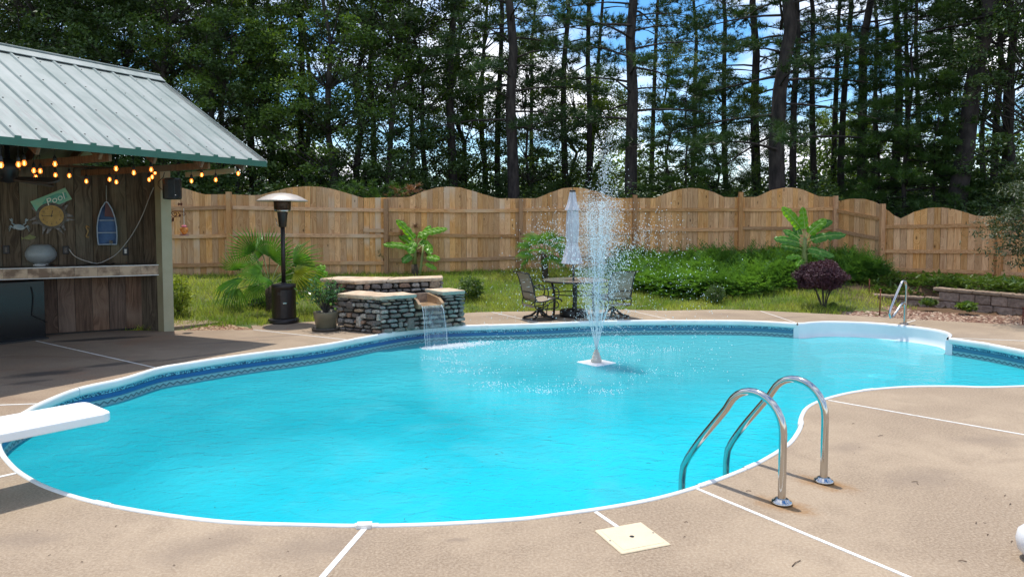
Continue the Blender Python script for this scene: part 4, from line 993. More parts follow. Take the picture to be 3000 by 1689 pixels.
def make_chair(label):
    t = thing('sling_chair', label, 'chair', (0, 0, 0), 0, 'swivel rocking chairs at the patio table')
    side = [(-.41, .86), (-.385, .875), (-.345, .86), (-.30, .78), (-.255, .64), (-.225, .50), (-.20, .40), (-.16, .345), (-.09, .335), (.02, .355), (.14, .385), (.24, .395), (.30, .37), (.325, .33)]
    prof_ = cr_path([Vector((x, 0, z)) for x, z in side], .04)
    for y in (-.26, .26): MB().tube([p+Vector((0, y, 0)) for p in prof_], .014, 8).put('side_frame', M['frame'], t)
    inner = prof_[1:-2]; m = MB(); ys = [-.25, -.13, 0, .13, .25]; dip = [0, .012, .016, .012, 0]
    vs = []
    for i, p in enumerate(inner):
        a, b = inner[max(i-1, 0)], inner[min(i+1, len(inner)-1)]; tt = (b-a).normalized(); nn = Vector((tt.z, 0, -tt.x))
        for y, dp in zip(ys, dip): q = p-Vector((0, 0, 0))+nn*-dp; vs.append((q.x, y, q.z))
    k = len(ys); vs2 = [(x, y, z-.004) for x, y, z in vs]; o_ = len(vs)
    m.add(vs+vs2, [(i*k+j, i*k+j+1, (i+1)*k+j+1, (i+1)*k+j) for i in range(len(inner)-1) for j in range(k-1)]+[(o_+(i+1)*k+j, o_+(i+1)*k+j+1, o_+i*k+j+1, o_+i*k+j) for i in range(len(inner)-1) for j in range(k-1)], True); m.put('sling', M['sling'], t)
    for x, z in ((-.385, .872), (-.218, .50), (-.165, .34), (.28, .375)): MB().tube([(x, -.26, z), (x, .26, z)], .010, 6).put('crossbar', M['frame'], t)
    for y in (-.285, .285):
        MB().tube(cr_path([Vector((-.27, y*.93, .66)), Vector((-.17, y, .585)), Vector((-.03, y, .575)), Vector((.12, y, .595)), Vector((.21, y, .585)), Vector((.25, y, .53)), Vector((.245, y, .44)), Vector((.22, y, .38))], .04), .012, 8).put('armrest', M['frame'], t)
        MB().tube(cr_path([Vector((-.20, y*.9, .39)), Vector((-.22, y*.9, .29)), Vector((-.20, y*.9, .23)), Vector((-.05, y*.9, .205)), Vector((.16, y*.9, .215)), Vector((.245, y*.9, .23)), Vector((.265, y*.9, .29)), Vector((.225, y*.9, .335)), Vector((.12, y*.9, .34)), Vector((.0, y*.9, .26)), Vector((-.08, y*.9, .21))], .04), .011, 8).put('rocker_spring', M['frame'], t)
        MB().tube([(.02, y, .585), (.04, y, .50), (.03, y*.95, .40)], .011, 6).put('arm_support', M['frame'], t)
    MB().box((-.225, 0, .255), (.012, .46, .045)).put('rear_panel', M['sling'], t)
    MB().lathe([(.05, .12), (.032, .15), (.028, .19), (.045, .205), (.09, .212)], 14).put('pedestal', M['frame'], t)
    for a in (45, 135, 225, 315):
        ca, sa = math.cos(R(a)), math.sin(R(a)); MB().tube(cr_path([Vector((0, 0, .17)), Vector((ca*.07, sa*.07, .125)), Vector((ca*.16, sa*.16, .055)), Vector((ca*.30, sa*.30, .018))], .04), [.028]*1+[.026]*0 if False else .021, 8).put('foot', M['frame'], t)
    ringp = [(.30*math.cos(R(a)), .30*math.sin(R(a)), .014) for a in range(0, 361, 12)]
    MB().tube(ringp, .011, 6).put('base_ring', M['frame'], t)
    for s_ in (-1, 1): MB().tube([(.14, s_*.1, .29), (.11, s_*.08, .17), (.10, s_*.1, .06)], .009, 6).put('strut', M['frame'], t)
    return t
ch = make_chair('tan sling swivel chair seen side-on, nearest the stone fountain')
p = P(1580, 933); ch.location = p; ch.rotation_euler = (0, 0, R(24)); ch.scale = (1, 1, .98)
p2 = P(1795, 927); c2 = clone(ch, p2, (0, 0, R(118)), None, 'tan sling swivel chair seen from behind through the fountain spray')
# ================================================================== POTTED CITRUS
pc = P(962, 966); pc.x -= .03; pc.y -= .02
pp = thing('potted_citrus', 'olive glazed pot on a saucer holding a small leafy citrus bush', 'potted plant', pc)
MB().lathe([(.19, 0), (.222, .012), (.232, .045), (.226, .05), (.21, .035), (.19, .022), (.001, .02)], 36).put('saucer', M['saucer'], pp)
MB().lathe([(.150, .022), (.158, .03), (.182, .20), (.190, .205), (.200, .295), (.203, .305), (.190, .305), (.184, .27), (.001, .268)], 36).put('pot', M['pot'], pp)
MB().lathe([(.182, .272), (.001, .282)], 20, cap=False).put('potting_soil', M['mortar'], pp)
# ================================================================== FEEDER, SPEAKER AND PAVILION
PCY = P(481, 970.8)
A_, B_ = PCY, P(510.5, 969)
post_dir = (B_-A_).normalized(); 
pav = thing('bar_pavilion', 'open backyard bar pavilion with pale ribbed metal roof and green eave trim', 'pavilion', (0, 0, 0))
# post (end wall of the bar) : cream front face and khaki return
pn = Vector((-post_dir.y, post_dir.x, 0)); wd = (B_-A_).length
cen_ = A_+post_dir*wd/2+pn*.085
MB().box((cen_.x, cen_.y, 1.30), (wd, .17, 2.60), math.atan2(post_dir.y, post_dir.x)).put('post', M['postpaint'], pav)
retd = Vector((-.62, .78, 0)); 
ux = Vector((.905, .425, 0)).normalized(); nx_ = Vector((-ux.y, ux.x, 0))
# lower panel boards, upper boards, counter
pA, pB = P(-150, 1001), P(418, 963)
pA = pA-(pB-pA).normalized()*2.6; ulow = (pB-pA).normalized(); Lw = (pB-pA).length; nb = round(Lw/.235)
for i in range(nb):
    c = pA+ulow*((i+.5)*Lw/nb)
    MB().box((0, 0, .47), (Lw/nb-.007, .018, .94)).put('board', M['barn2'], pav, loc=(c.x, c.y+rnd.uniform(-.003, .003), .03), rot=(0, 0, math.atan2(ulow.y, ulow.x)))
c = (pA+pB)/2+Vector((-ulow.y, ulow.x, 0))*.03; MB().box((c.x, c.y, .49), (Lw, .02, .98), math.atan2(ulow.y, ulow.x)).put('backing', M['mortar'], pav)
CF1, CF0 = PD(474, 775, 11.28), PD(-160, 790, 10.0)     # counter front edge
zc = 1.065; CF1.z = CF0.z = 0; CF0 = CF0-(CF1-CF0).normalized()*2.6; uc = (CF1-CF0).normalized(); ncv = Vector((-uc.y, uc.x, 0)); Lc = (CF1-CF0).length
WU0, WU1 = CF0+ncv*.74, CF1+ncv*.74
def seg_box(A, B, off, dep, z0, z1, name, m):
    c = (A+B)/2+ncv*(off+dep/2); return MB().box((c.x, c.y, (z0+z1)/2), ((B-A).length, dep, z1-z0), math.atan2(uc.y, uc.x)).put(name, m, pav)
M['granite'] = mat('dark_counter_top', (.05, .04, .035), (.09, .07, .06), .3, scale=30)
M['travertine'] = mat('brown_travertine_tile', (.17, .10, .055), (.56, .40, .26), .35, scale=5, rand=.25, detail=8, lo=.40, hi=.60, c3=(.38, .26, .165))
seg_box(CF0, CF1, .01, .73, zc-.145, zc, 'counter_top', M['granite'])
nt_ = round(Lc/.305)
for i in range(nt_):
    c = CF0+uc*((i+.5)*Lc/nt_); MB().box((0, 0, 0), (Lc/nt_-.003, .014, .142)).put('edge_tile', M['travertine'], pav, loc=(c.x, c.y, zc-.077), rot=(0, 0, math.atan2(uc.y, uc.x)))
for z in (zc+.003, zc-.155): seg_box(CF0, CF1, -.012, .026, z-.007, z+.005, 'edge_trim', M['strip'])
# upper wall boards
Wn = round(Lc/.245)
for i in range(Wn):
    c = WU0+uc*((i+.5)*Lc/Wn); MB().box((0, 0, .79), (Lc/Wn-.007, .018, 1.58)).put('board', M['barn'], pav, loc=(c.x, c.y, zc-.02), rot=(0, 0, math.atan2(uc.y, uc.x)))
seg_box(WU0, WU1, .03, .02, .9, 2.62, 'backing', M['mortar'])
# end wall between the bar and the post
EW0 = A_+pn*.1; EW1 = WU1+ncv*.1
for z0, z1, a, b in ((0, .95, A_+pn*.08, pB+Vector((.0, .02, 0))), (zc, 2.6, A_+pn*.08, WU1+Vector((.12, .05, 0)))):
    c = (a+b)/2; d = b-a; MB().box((c.x, c.y, (z0+z1)/2), (d.length+.02, .05, z1-z0), math.atan2(d.y, d.x)).put('end_wall', M['barn'], pav)
q0_, q1_ = A_, A_+Vector((-.105, .025, 0))
MB().prism([(p.x, p.y) for p in (A_+Vector((-.001, .0, 0)), A_+pn*.16, q1_+pn*.16, q1_)], 0, 2.6).put('post_return', M['postside'], pav)
# roof frame axes
RO = Vector((-3.70, 10.65, 0)); re = Vector((.49, .872, 0)).normalized(); rn_ = Vector((-re.y, re.x, 0))
EZ, RZ, HWD = 2.655, 4.13, 2.49
def rp(e, n, dz=0.0): return RO+re*e+rn_*n+Vector((0, 0, EZ+(RZ-EZ)*n/HWD+dz)) if n <= HWD else RO+re*e+rn_*n+Vector((0, 0, RZ-(RZ-EZ)*(n-HWD)/HWD+dz))
def roof_mat():
    g = NG('pale_painted_metal_roof'); pos = g.n('ShaderNodeNewGeometry').outputs['Position']
    c = g.mix(g.ramp(g.noise(pos, 1.6, 5, .6), .35, .65), (.185, .225, .205), (.26, .295, .275))
    st = g.n('ShaderNodeVectorRotate', rotation_type='Z_AXIS'); st.inputs['Angle'].default_value = -math.atan2(rn_.y, rn_.x); g.l(pos, st.inputs['Vector'])
    sp_ = g.n('ShaderNodeSeparateXYZ'); g.l(pos, sp_.inputs[0])
    low = g.ramp(sp_.outputs[2], 3.6, 2.6, .15, 1)
    f = g.math('MULTIPLY', g.ramp(g.noise(g.scaled(st.outputs[0], (2.2, 17, 1)), 1.5, 6, .72), .50, .68), low)
    c = g.mix(f, c, (.20, .17, .17)); c = g.mix(g.ramp(g.noise(g.scaled(st.outputs[0], (1, 9, 1)), .9, 4), .45, .7, 0, .5), c, (.33, .35, .335))
    g.l(c, g.b.inputs['Base Color']); g.b.inputs['Roughness'].default_value = .5; return g.m
M['roof'] = roof_mat(); M['roof_rib'] = mat('metal_roof_rib', (.18, .225, .205), (.235, .275, .255), .5, scale=3)
ribs_px = [(-200, 0), (-108, 0), (-26, 0), (52, 394), (129, 404), (203, 414), (272.5, 423), (339, 430), (403, 438), (462.5, 444), (522, 450), (577, 455), (630, 461), (680, 465), (730, 470)]
rib_e = []
for x, y in ribs_px:
    d = ray(x, 420); 
    # intersect the column's vertical plane with the eave line
    k = d.x/d.y; e = (k*RO.y-RO.x)/(re.x-k*re.y) if abs(re.x-k*re.y) > 1e-6 else 0; rib_e.append(e)
rib_e = [e for e in rib_e if e > -12 and e < 0]
es = [-9.5]+[e for e in rib_e if e > -9.5]+[0.0]
def slope_sheet(e0, e1, n0, n1, name, m, th=.012):
    a, b, c_, d = rp(e0, n0), rp(e1, n0), rp(e1, n1), rp(e0, n1); lo = Vector((0, 0, -th))
    mb = MB(); vs = [a, b, c_, d, a+lo, b+lo, c_+lo, d+lo]
    mb.add(vs, [(0, 1, 2, 3), (7, 6, 5, 4), (0, 4, 5, 1), (1, 5, 6, 2), (2, 6, 7, 3), (3, 7, 4, 0)]); return mb.put(name, m, pav)
for a, b in zip(es[:-1], es[1:]): slope_sheet(a+.003, b-.003, 0, HWD, 'roof_panel', M['roof'])
for a, b in ((-9.5, -4.7), (-4.7, 0)): slope_sheet(a, b, HWD, 2*HWD, 'roof_panel', M['roof'])
def rib_on(e, n0=0.0, n1=HWD, m=None, w0=.058, w1=.024, h=.024, name='roof_rib'):
    a, b = rp(e, n0), rp(e, n1); up = Vector((0, 0, h)); vs = []
    for p in (a, b): vs += [p-re*w0/2, p-re*w1/2+up, p+re*w1/2+up, p+re*w0/2]
    MB().add(vs, [(0, 1, 2, 3), (7, 6, 5, 4), (0, 4, 5, 1), (1, 5, 6, 2), (2, 6, 7, 3), (0, 3, 7, 4)]).put(name, m or M['roof_rib'], pav)
for e in es[1:-1]: rib_on(e, -.004, HWD-.05)
for e0, e1 in zip(es[:-1], es[1:]):                      # low minor stiffening pleats and screws
    pass
m = MB()
for i, e in enumerate(es[1:-1]):
    for n_ in (.25, .95, 1.65, 2.25):
        p = rp(e+.05, n_, .004); m.box(p, (.014, .014, .008))
m.put('roof_screws', mat('dark_screw', (.06, .05, .05), None, .6), pav)
# ridge cap
for s_ in (0, 1):
    a0, a1 = rp(-9.5, HWD-.16 if s_ == 0 else HWD+.16, .036), rp(.02, HWD-.16 if s_ == 0 else HWD+.16, .036); b0, b1 = rp(-9.5, HWD, .05), rp(.02, HWD, .05)
    mb = MB(); lo = Vector((0, 0, -.01)); mb.add([a0, a1, b1, b0, a0+lo, a1+lo, b1+lo, b0+lo], [(0, 1, 2, 3), (7, 6, 5, 4), (0, 4, 5, 1), (1, 5, 6, 2), (2, 6, 7, 3), (3, 7, 4, 0)]); mb.put('ridge_cap', M['roof'], pav)
MB().tube([rp(-9.5, HWD, .052), rp(.02, HWD, .052)], .022, 8).put('ridge_roll', M['roof'], pav)
# gable rake trim and green eave trim
slope_sheet(-.09, .012, -.004, HWD, 'rake_trim', M['roof'], .0)
for o_ in [bpy.data.objects[-1]] if False else []: pass
mb = MB(); 
a, b = rp(-9.5, -.012, .012), rp(.02, -.012, .012); mb.beam(a-Vector((0, 0, .045)), b-Vector((0, 0, .045)), .012, .085)
mb.put('eave_trim', M['green_trim'], pav)
for e in es[1:-1]:
    p = rp(e, -.012, .02); MB().beam(p-re*.032, p+re*.032, .014, .03).put('rib_closure', M['green_trim'], pav)
mb = MB(); a, b = rp(.015, -.012, -.03), rp(.015, HWD, -.03); mb.beam(a, b, .012, .075); mb.put('rake_board', M['roof_rib'], pav)
# rafters, purlins, beams
for e in (-.35, -1.05, -1.75, -2.45, -3.15, -3.9, -4.7, -5.5, -6.3, -7.1, -8):
    a, b = rp(e, .03, -.115), rp(e, HWD-.03, -.115); MB().beam(a, b, .04, .14).put('rafter', M['rafter'], pav)
    a, b = rp(e, HWD+.03, -.115), rp(e, 2*HWD, -.115); MB().beam(a, b, .04, .14).put('rafter', M['rafter'], pav)
for n_ in (.22, .85, 1.5, 2.15): MB().beam(rp(-9.4, n_, -.07), rp(-.02, n_, -.07), .07, .02).put('purlin', mat('greyed_purlin_%d' % int(n_*100), (.16, .17, .13), (.22, .22, .17), .8, scale=4), pav)
for t_ in (-.9, -2.3, -3.7, -5.1): MB().beam(rp(t_, .1, 0)*1+Vector((0, 0, -.18)), (RO+re*t_+rn_*3.4)+Vector((0, 0, EZ-.12)), .04, .09).put('tie_beam', M['rafter'], pav)
MB().beam(PD(545, 512, 11.2), PD(690, 499, 10.75), .035, .075).put('soffit_board', M['postpaint'], pav)
# dark ceiling over the bar back
ga, gb = WU0+Vector((0, 0, 2.62)), WU1+Vector((.1, 0, 2.62))
mb = MB(); vs = [ga, gb, RO+re*-.4+rn_*4.6+Vector((0, 0, 2.66)), RO+re*-9+rn_*4.6+Vector((0, 0, 2.66))]; vs += [v+Vector((0, 0, .02)) for v in vs]
mb.add(vs, [(0, 1, 2, 3), (7, 6, 5, 4), (0, 4, 5, 1), (1, 5, 6, 2), (2, 6, 7, 3), (3, 7, 4, 0)]); mb.put('ceiling', M['rafter'], pav)
# back wall to the outside so that the bar is a closed box behind
MB().beam(WU0+ncv*1.2+Vector((0, 0, 1.3)), WU1+ncv*1.2+Vector((0, 0, 1.3)), .05, 2.6).put('rear_wall', M['barn'], pav)
# ---- things on the bar wall ------------------------------------------------
def W(px, py, out=.0): q = PL(px, py, WU0, WU1); return q-ncv*out
wr = math.atan2(uc.y, uc.x)
def onwall(name, label, cat, px, py, out=.012): return thing(name, label, cat, W(px, py, out), wr)      # local x along wall, -y outwards
def flat(poly, y0, y1, m, name, parent, rot=0, c=(0, 0)):     # polygon in the wall plane (x, z) given depth
    cr_, sr_ = math.cos(rot), math.sin(rot); pts = [(c[0]+x*cr_-z*sr_, c[1]+x*sr_+z*cr_) for x, z in poly]; n = len(pts)
    vs = [(x, y0, z) for x, z in pts]+[(x, y1, z) for x, z in pts]; tri = tessellate_polygon([[Vector((x, z, 0)) for x, z in pts]]); fs = []
    for t in tri: fs += [tuple(t), tuple(i+n for i in reversed(t))]
    for i in range(n): j = (i+1) % n; fs.append((i, j, j+n, i+n))
    mb = MB(); mb.add(vs, fs); return mb.put(name, m, parent)
def text_mesh(name, txt, size, m, parent, loc, rot, ext=.0015, shear=0.0):
    cu = bpy.data.curves.new(name, 'FONT'); cu.body = txt; cu.size = size; cu.extrude = ext; cu.align_x = 'CENTER'; cu.align_y = 'CENTER'; cu.resolution_u = 3; cu.shear = shear
    tmp = bpy.data.objects.new('tmp_text', cu); C.objects.link(tmp); dg = bpy.context.evaluated_depsgraph_get(); me = bpy.data.meshes.new_from_object(tmp.evaluated_get(dg))
    bpy.data.objects.remove(tmp); me.materials.clear(); me.materials.append(m); return link(name, me, parent, loc, rot)
ck = onwall('sun_clock', 'round gold wall clock with a dark sunburst frame of wavy rays', 'clock', 152, 632, .02)
disc = [(math.cos(a*math.pi/24), math.sin(a*math.pi/24)) for a in range(48)]
M['clockmetal'] = mat('dark_patina_metal', (.05, .045, .04), (.13, .12, .10), .5, metal=.6, scale=30)
M['gold'] = mat('aged_gold_dial', (.36, .22, .05), (.48, .30, .08), .5, scale=14)
flat([(x*.208, z*.208) for x, z in disc], 0, -.03, M['clockmetal'], 'frame', ck); flat([(x*.165, z*.165) for x, z in disc], -.03, -.036, M['gold'], 'dial', ck)
for k in range(14):
    a = k*2*math.pi/14+.1; L_ = .33 if k % 2 else .29; s_ = .035 if k % 2 else -.03; pr_ = [(.19, -.030), (.235, -.022+s_*.6), (.27, -.014+s_), (L_, s_*1.6), (.285, .010+s_), (.24, .022+s_*.6), (.19, .032)]
    flat(pr_, -.004, -.014, mat('pewter_ray', (.07, .065, .06), (.22, .21, .20), .45, metal=.5, scale=20) if k == 0 else bpy.data.materials['pewter_ray'], 'ray', ck, rot=a)
for i in range(12):
    a = math.pi/2-i*math.pi/6; text_mesh('numeral', str(i or 12), .042, M['clockmetal'], ck, (.125*math.cos(a), -.0375, .125*math.sin(a)), (math.pi/2, 0, 0))
flat([(-.005, -.02), (.005, -.02), (.004, .085), (-.004, .085)], -.038, -.040, M['black'], 'hour_hand', ck, rot=R(-12))
flat([(-.004, -.02), (.004, -.02), (.003, .125), (-.003, .125)], -.041, -.043, M['black'], 'minute_hand', ck, rot=R(92))
sg = onwall('pool_sign', 'tilted mint green painted sign with the word Pool above the clock', 'sign', 151.5, 587, .035)
k_ = 1/1; sw, shh = .52, .20; sa = R(26)
flat([(-sw/2, -shh/2), (sw/2, -shh/2), (sw/2, shh/2), (-sw/2, shh/2)], 0, -.012, mat('mint_paint', (.30, .50, .30), (.18, .50, .36), .6, scale=6), 'panel', sg, rot=sa)
flat([(-.14, -.06), (-.02, -.075), (.10, -.06), (.22, -.05), (.235, .03), (.10, .065), (-.05, .06), (-.13, .01)], -.012, -.0135, mat('teal_paint', (.05, .30, .22), (.12, .42, .32), .6, scale=20), 'brushwork', sg, rot=sa)
text_mesh('lettering', 'Pool', .15, mat('white_lettering', (.75, .80, .72), None, .6), sg, (.05, -.015, .015), (math.pi/2, -sa, 0), shear=.25)
bt = onwall('boat_shelf', 'blue rowing boat shelf with maroon bow hanging on a cord', 'shelf', 314, 655, .02)
hb, tw_ = .345, .0
bl, rb_ = -.135, .128
out_ = [(-.128, -.335), (.128, -.335), (.138, -.20), (.135, -.05), (.115, .10), (.075, .24), (.02, .345), (-.01, .35), (-.075, .24), (-.118, .10), (-.138, -.05), (-.138, -.20)]
M['boatblue'] = mat('boat_blue_paint', (.045, .115, .26), (.07, .16, .33), .6, scale=9); M['boatwhite'] = mat('boat_trim_paint', (.26, .34, .44), (.36, .43, .50), .6); M['maroon'] = mat('maroon_paint', (.06, .012, .012), (.10, .02, .018), .5, scale=8)
flat(out_, 0, -.012, M['boatblue'], 'hull_bottom', bt)
for i in range(len(out_)):
    a, b = out_[i], out_[(i+1) % len(out_)]; MB().beam((a[0], -.055, a[1]), (b[0], -.055, b[1]), .095, .012, Vector((b[0]-a[0], 0, b[1]-a[1])).cross(Vector((0, 1, 0)))).put('gunwale', M['boatblue'], bt); MB().beam((a[0], -.104, a[1]), (b[0], -.104, b[1]), .010, .016, Vector((b[0]-a[0], 0, b[1]-a[1])).cross(Vector((0, 1, 0)))).put('rim', M['boatwhite'], bt)
for z, x0, x1 in ((.055, -.12, .12), (-.145, -.135, .135)): MB().box(((x0+x1)/2, -.058, z), (x1-x0, .10, .014)).put('shelf_board', M['boatwhite'], bt)
flat([(-.03, .12), (.112, .10), (.075, .24), (.02, .35), (-.01, .345)], -.098, -.106, M['maroon'], 'bow_deck', bt)
MB().box((.05, -.07, -.30), (.05, .04, .06)).put('tin', M['clockmetal'], bt)
MB().tube([(.0, -.03, .345), (.004, -.03, .62)], .004, 5).put('cord', M['white_wire'], bt)
M['crabblue'] = mat('crab_paint', (.22, .32, .38), (.45, .48, .46), .5, scale=18)
cb = onwall('crab_plaque', 'painted blue crab plaque on the dark board wall', 'wall ornament', 57, 665, .02)
flat([(x*.075, z*.042) for x, z in disc[::3]], 0, -.022, M['crabblue'], 'shell', cb, rot=R(-12))
for s_ in (-1, 1):
    for k, (dx, dz) in enumerate(((.13, -.07), (.14, -.035), (.135, .005))): MB().tube([(s_*.06, -.01, -.01-.01*k), (s_*dx*.8, -.018, dz*.3+.025), (s_*dx, -.012, dz)], [.009, .007, .003], 6).put('leg', M['crabblue'], cb)
    MB().tube([(s_*.05, -.01, .03), (s_*.09, -.02, .06), (s_*.085, -.02, .09)], [.010, .009, .010], 6).put('claw_arm', M['crabblue'], cb)
    flat([(0, 0), (.02, .02), (.018, .055), (.004, .035), (-.012, .055), (-.016, .02)], -.01, -.024, M['crabblue'], 'claw', cb, rot=R(-25*s_), c=(s_*.085, .085))
fi = onwall('fish_plaque', 'small green fish plaque below the crab', 'wall ornament', 88, 696, .015)
flat([(-.085, .0), (-.05, .028), (0, .038), (.055, .024), (.085, .004), (.06, -.02), (0, -.032), (-.05, -.022)], 0, -.018, mat('fish_green', (.12, .15, .03), (.22, .22, .06), .4, scale=20), 'body', fi, rot=R(6))
flat([(-.075, 0), (-.115, .03), (-.105, 0), (-.115, -.025)], 0, -.008, bpy.data.materials['fish_green'], 'tail', fi, rot=R(6)); flat([(-.03, .03), (.0, .06), (.03, .034)], 0, -.006, bpy.data.materials['fish_green'], 'fin', fi)
sea = onwall('seahorse_plaque', 'small golden seahorse ornament between the clock and the boat', 'wall ornament', 256, 678, .02)
MB().tube(cr_path([Vector(p) for p in ((.035, -.01, .062), (.012, -.012, .078), (-.008, -.012, .085), (-.012, -.012, .06), (.008, -.012, .03), (.010, -.012, -.01), (-.008, -.012, -.05), (-.014, -.012, -.08), (.006, -.012, -.095), (.015, -.012, -.078))], .01), .011, 8).put('body', mat('seahorse_gold', (.30, .17, .05), (.45, .28, .10), .5, scale=40), sea)
MB().tube([(-.008, -.012, .083), (-.012, -.012, .103)], .006, 5).put('crest', bpy.data.materials['seahorse_gold'], sea)
def outlet(px, py, label, white=False):
    t = onwall('wall_outlet', label, 'switch' if white else 'outlet', px, py, .012)
    bevel(MB().box((0, -.012, 0), (.085, .025, .13)).put('cover', M['black'], t), .004, 1)
    MB().box((0, -.027, 0), (.032, .008, .07)).put('switch' if white else 'socket', M['strip'] if white else M['gloss_black'], t)
outlet(193, 732, 'black wall outlet with cords plugged in beside the globe lamp'); outlet(368, 735.5, 'black plate with a white rocker switch near the bar end', True); outlet(19, 731, 'black wall outlet above the grey cup')
def counter_pt(px, py): return P(px, py, zc)
lp = counter_pt(121, 777.5); lm = thing('globe_lamp', 'squat white glass globe lamp standing on the bar counter', 'lamp', lp)
M['opal'] = mat('opal_crackle_glass', (.30, .33, .33), (.36, .39, .39), .35, scale=40, bump=.2, bscale=150)
MB().lathe([(.108, 0), (.108, .012), (.095, .022), (.085, .03)], 28).put('foot', M['strip'], lm)
MB().lathe([(.085, .028), (.14, .055), (.19, .10), (.212, .16), (.208, .21), (.18, .27), (.14, .31), (.10, .332), (.001, .335)], 36).put('globe', M['opal'], lm)
cp_ = counter_pt(20, 776); cu_ = MB().lathe([(.038, 0), (.05, .01), (.058, .10), (.054, .10), (.046, .012), (.001, .01)], 20).put('cup', mat('grey_glaze', (.10, .12, .12), (.14, .16, .16), .35), loc=cp_)
tag(cu_, 'grey cup at the far end of the bar counter', 'cup')
tr_ = counter_pt(62, 776); t = thing('fly_swatter', 'flat white plastic tool lying between cup and globe lamp', 'utensil', tr_, wr)
bevel(MB().box((.10, 0, .015), (.24, .03, .02)).put('handle', M['strip'], t), .004, 1); bevel(MB().box((-.08, 0, .02), (.13, .10, .03)).put('head', M['strip'], t), .006, 1)
# cords
def cord(name, pts, r, m, label): return tag(MB().tube(cr_path(pts, .05), r, 6).put(name, m), label, 'cord')
cord('extension_cord', [W(203, 729, .03), W(215, 745, .06), W(235, 757, .1), W(262, 765, .15), W(285, 770, .16), W(310, 762, .12), W(345, 740, .05), W(385, 690, .04), W(415, 635, .04), W(435, 585, .04), W(450, 549, .04)], .007, M['white_wire'], 'long white extension cord looping across the bar wall')
zz = zc+.012
cc_ = [P(x, y, zz) for x, y in ((135, 776), (175, 773), (215, 772), (245, 770.5), (280, 773.5), (310, 769), (335, 771), (320, 774), (285, 771), (250, 775), (225, 777))]
cord('black_cord', cc_, .007, M['black_wire'], 'tangled black cord lying along the bar counter')
# fridge
fr1, fr0 = P(137, 989), P(-110, 1019); uf = (fr1-fr0).normalized(); nf = Vector((-uf.y, uf.x, 0)); fl = (fr1-fr0).length
fg = thing('mini_fridge', 'black glass-fronted bar fridge under the counter', 'fridge', (fr0+fr1)/2, math.atan2(uf.y, uf.x))
bevel(MB().box((0, .20, .44), (fl, .36, .86)).put('body', M['black'], fg), .01); MB().box((.09, -.003, .445), (fl-.22, .02, .84)).put('glass_door', M['gloss_black'], fg)
bevel(MB().box((-fl/2+.10, -.006, .445), (.18, .024, .85)).put('side_door', M['black'], fg), .006); MB().box((0, .03, .008), (fl-.04, .3, .03)).put('plinth', M['black'], fg)
fx = lambda s, z: (fr1-uf*s-nf*.03+Vector((0, 0, z)))
cord('fridge_cord', [PL(92, 840, fr0-nf*.03, fr1-nf*.03), PL(98, 868, fr0-nf*.03, fr1-nf*.03), PL(95, 915, fr0-nf*.03, fr1-nf*.03), PL(94, 922, fr0-nf*.03, fr1-nf*.03), PL(110, 930, fr0-nf*.03, fr1-nf*.03), PL(128, 937, fr0-nf*.03, fr1-nf*.03), PL(139, 945, fr0-nf*.03, fr1-nf*.03)], .006, M['black_wire'], 'thin black cord dangling over the fridge door')
# speaker on the post
spk = thing('outdoor_speaker', 'black outdoor speaker bracketed to the top of the pavilion post', 'speaker', PD(503, 553, 11.02), R(24))
sp_o = MB(); sp_o.prism([(-.135, -.0), (-.10, -.10), (.05, -.13), (.13, -.07), (.145, .06), (.10, .12), (-.10, .12)], -.165, .165); bevel(sp_o.put('cabinet', M['black'], spk), .03, 3)
MB().box((.035, -.118, -.0), (.17, .012, .27), R(8)).put('grille', mat('speaker_grille', (.016, .016, .018), None, .7, bump=.5, bscale=300), spk)
MB().box((0, .155, .0), (.05, .10, .12)).put('bracket', M['black'], spk); MB().box((.055, -.128, -.10), (.012, .004, .006)).put('badge', M['steel'], spk)
cord('speaker_wire', [PD(482, 505, 11.15), PD(478, 520, 11.12), PD(464, 532, 11.12), PD(463, 543, 11.12), PD(470, 552, 11.12), PD(478, 556, 11.05)], .006, M['black_wire'], 'black wire looping from the rafters to the outdoor speaker')
# hummingbird feeder and its scroll bracket
bkt = thing('scroll_bracket', 'rusty scrolled iron plant bracket fixed behind the pavilion post', 'bracket', (0, 0, 0))
Yb = 11.42
def scr(pts, r=.006): MB().tube(cr_path([PD(x, y, Yb) for x, y in pts], .02), r, 6).put('scroll', M['rust'], bkt)
scr([(500, 622), (515, 618), (530, 619), (541, 622), (543, 628), (538, 632), (535, 628)]); scr([(502, 622), (508, 632), (517, 631), (516, 623), (509, 624), (511, 629)]); scr([(503, 650), (506, 640), (514, 634), (522, 634), (526, 628), (522, 622)]); scr([(502, 634), (509, 641), (508, 648), (503, 646)])
m = MB()
for x, y, a in ((527, 631, 1.0), (531, 598, .5), (506, 643, 2.2), (524, 598, .4)):
    c = PD(x, y, Yb); m.add([c+Vector((0, 0, .03)), c+Vector((.022, 0, 0)), c+Vector((0, -.006, -.03)), c+Vector((-.022, 0, 0))], [(0, 1, 2, 3)])
m.put('iron_leaves', M['rust'], bkt)
fd = thing('hummingbird_feeder', 'amber glass hummingbird feeder hanging on a twisted white cord', 'bird feeder', PD(540, 690, Yb))
MB().tube(cr_path([Vector((.002*math.sin(i*2.2), 0, .16+i*.012)) for i in range(24)], .01), .0055, 6).put('cord', M['white_wire'], fd)
MB().lathe([(.07, 0), (.078, .006), (.07, .015), (.03, .02)], 20).put('feeding_tray', mat('feeder_rose', (.30, .11, .10), (.4, .2, .18), .4, scale=8), fd)
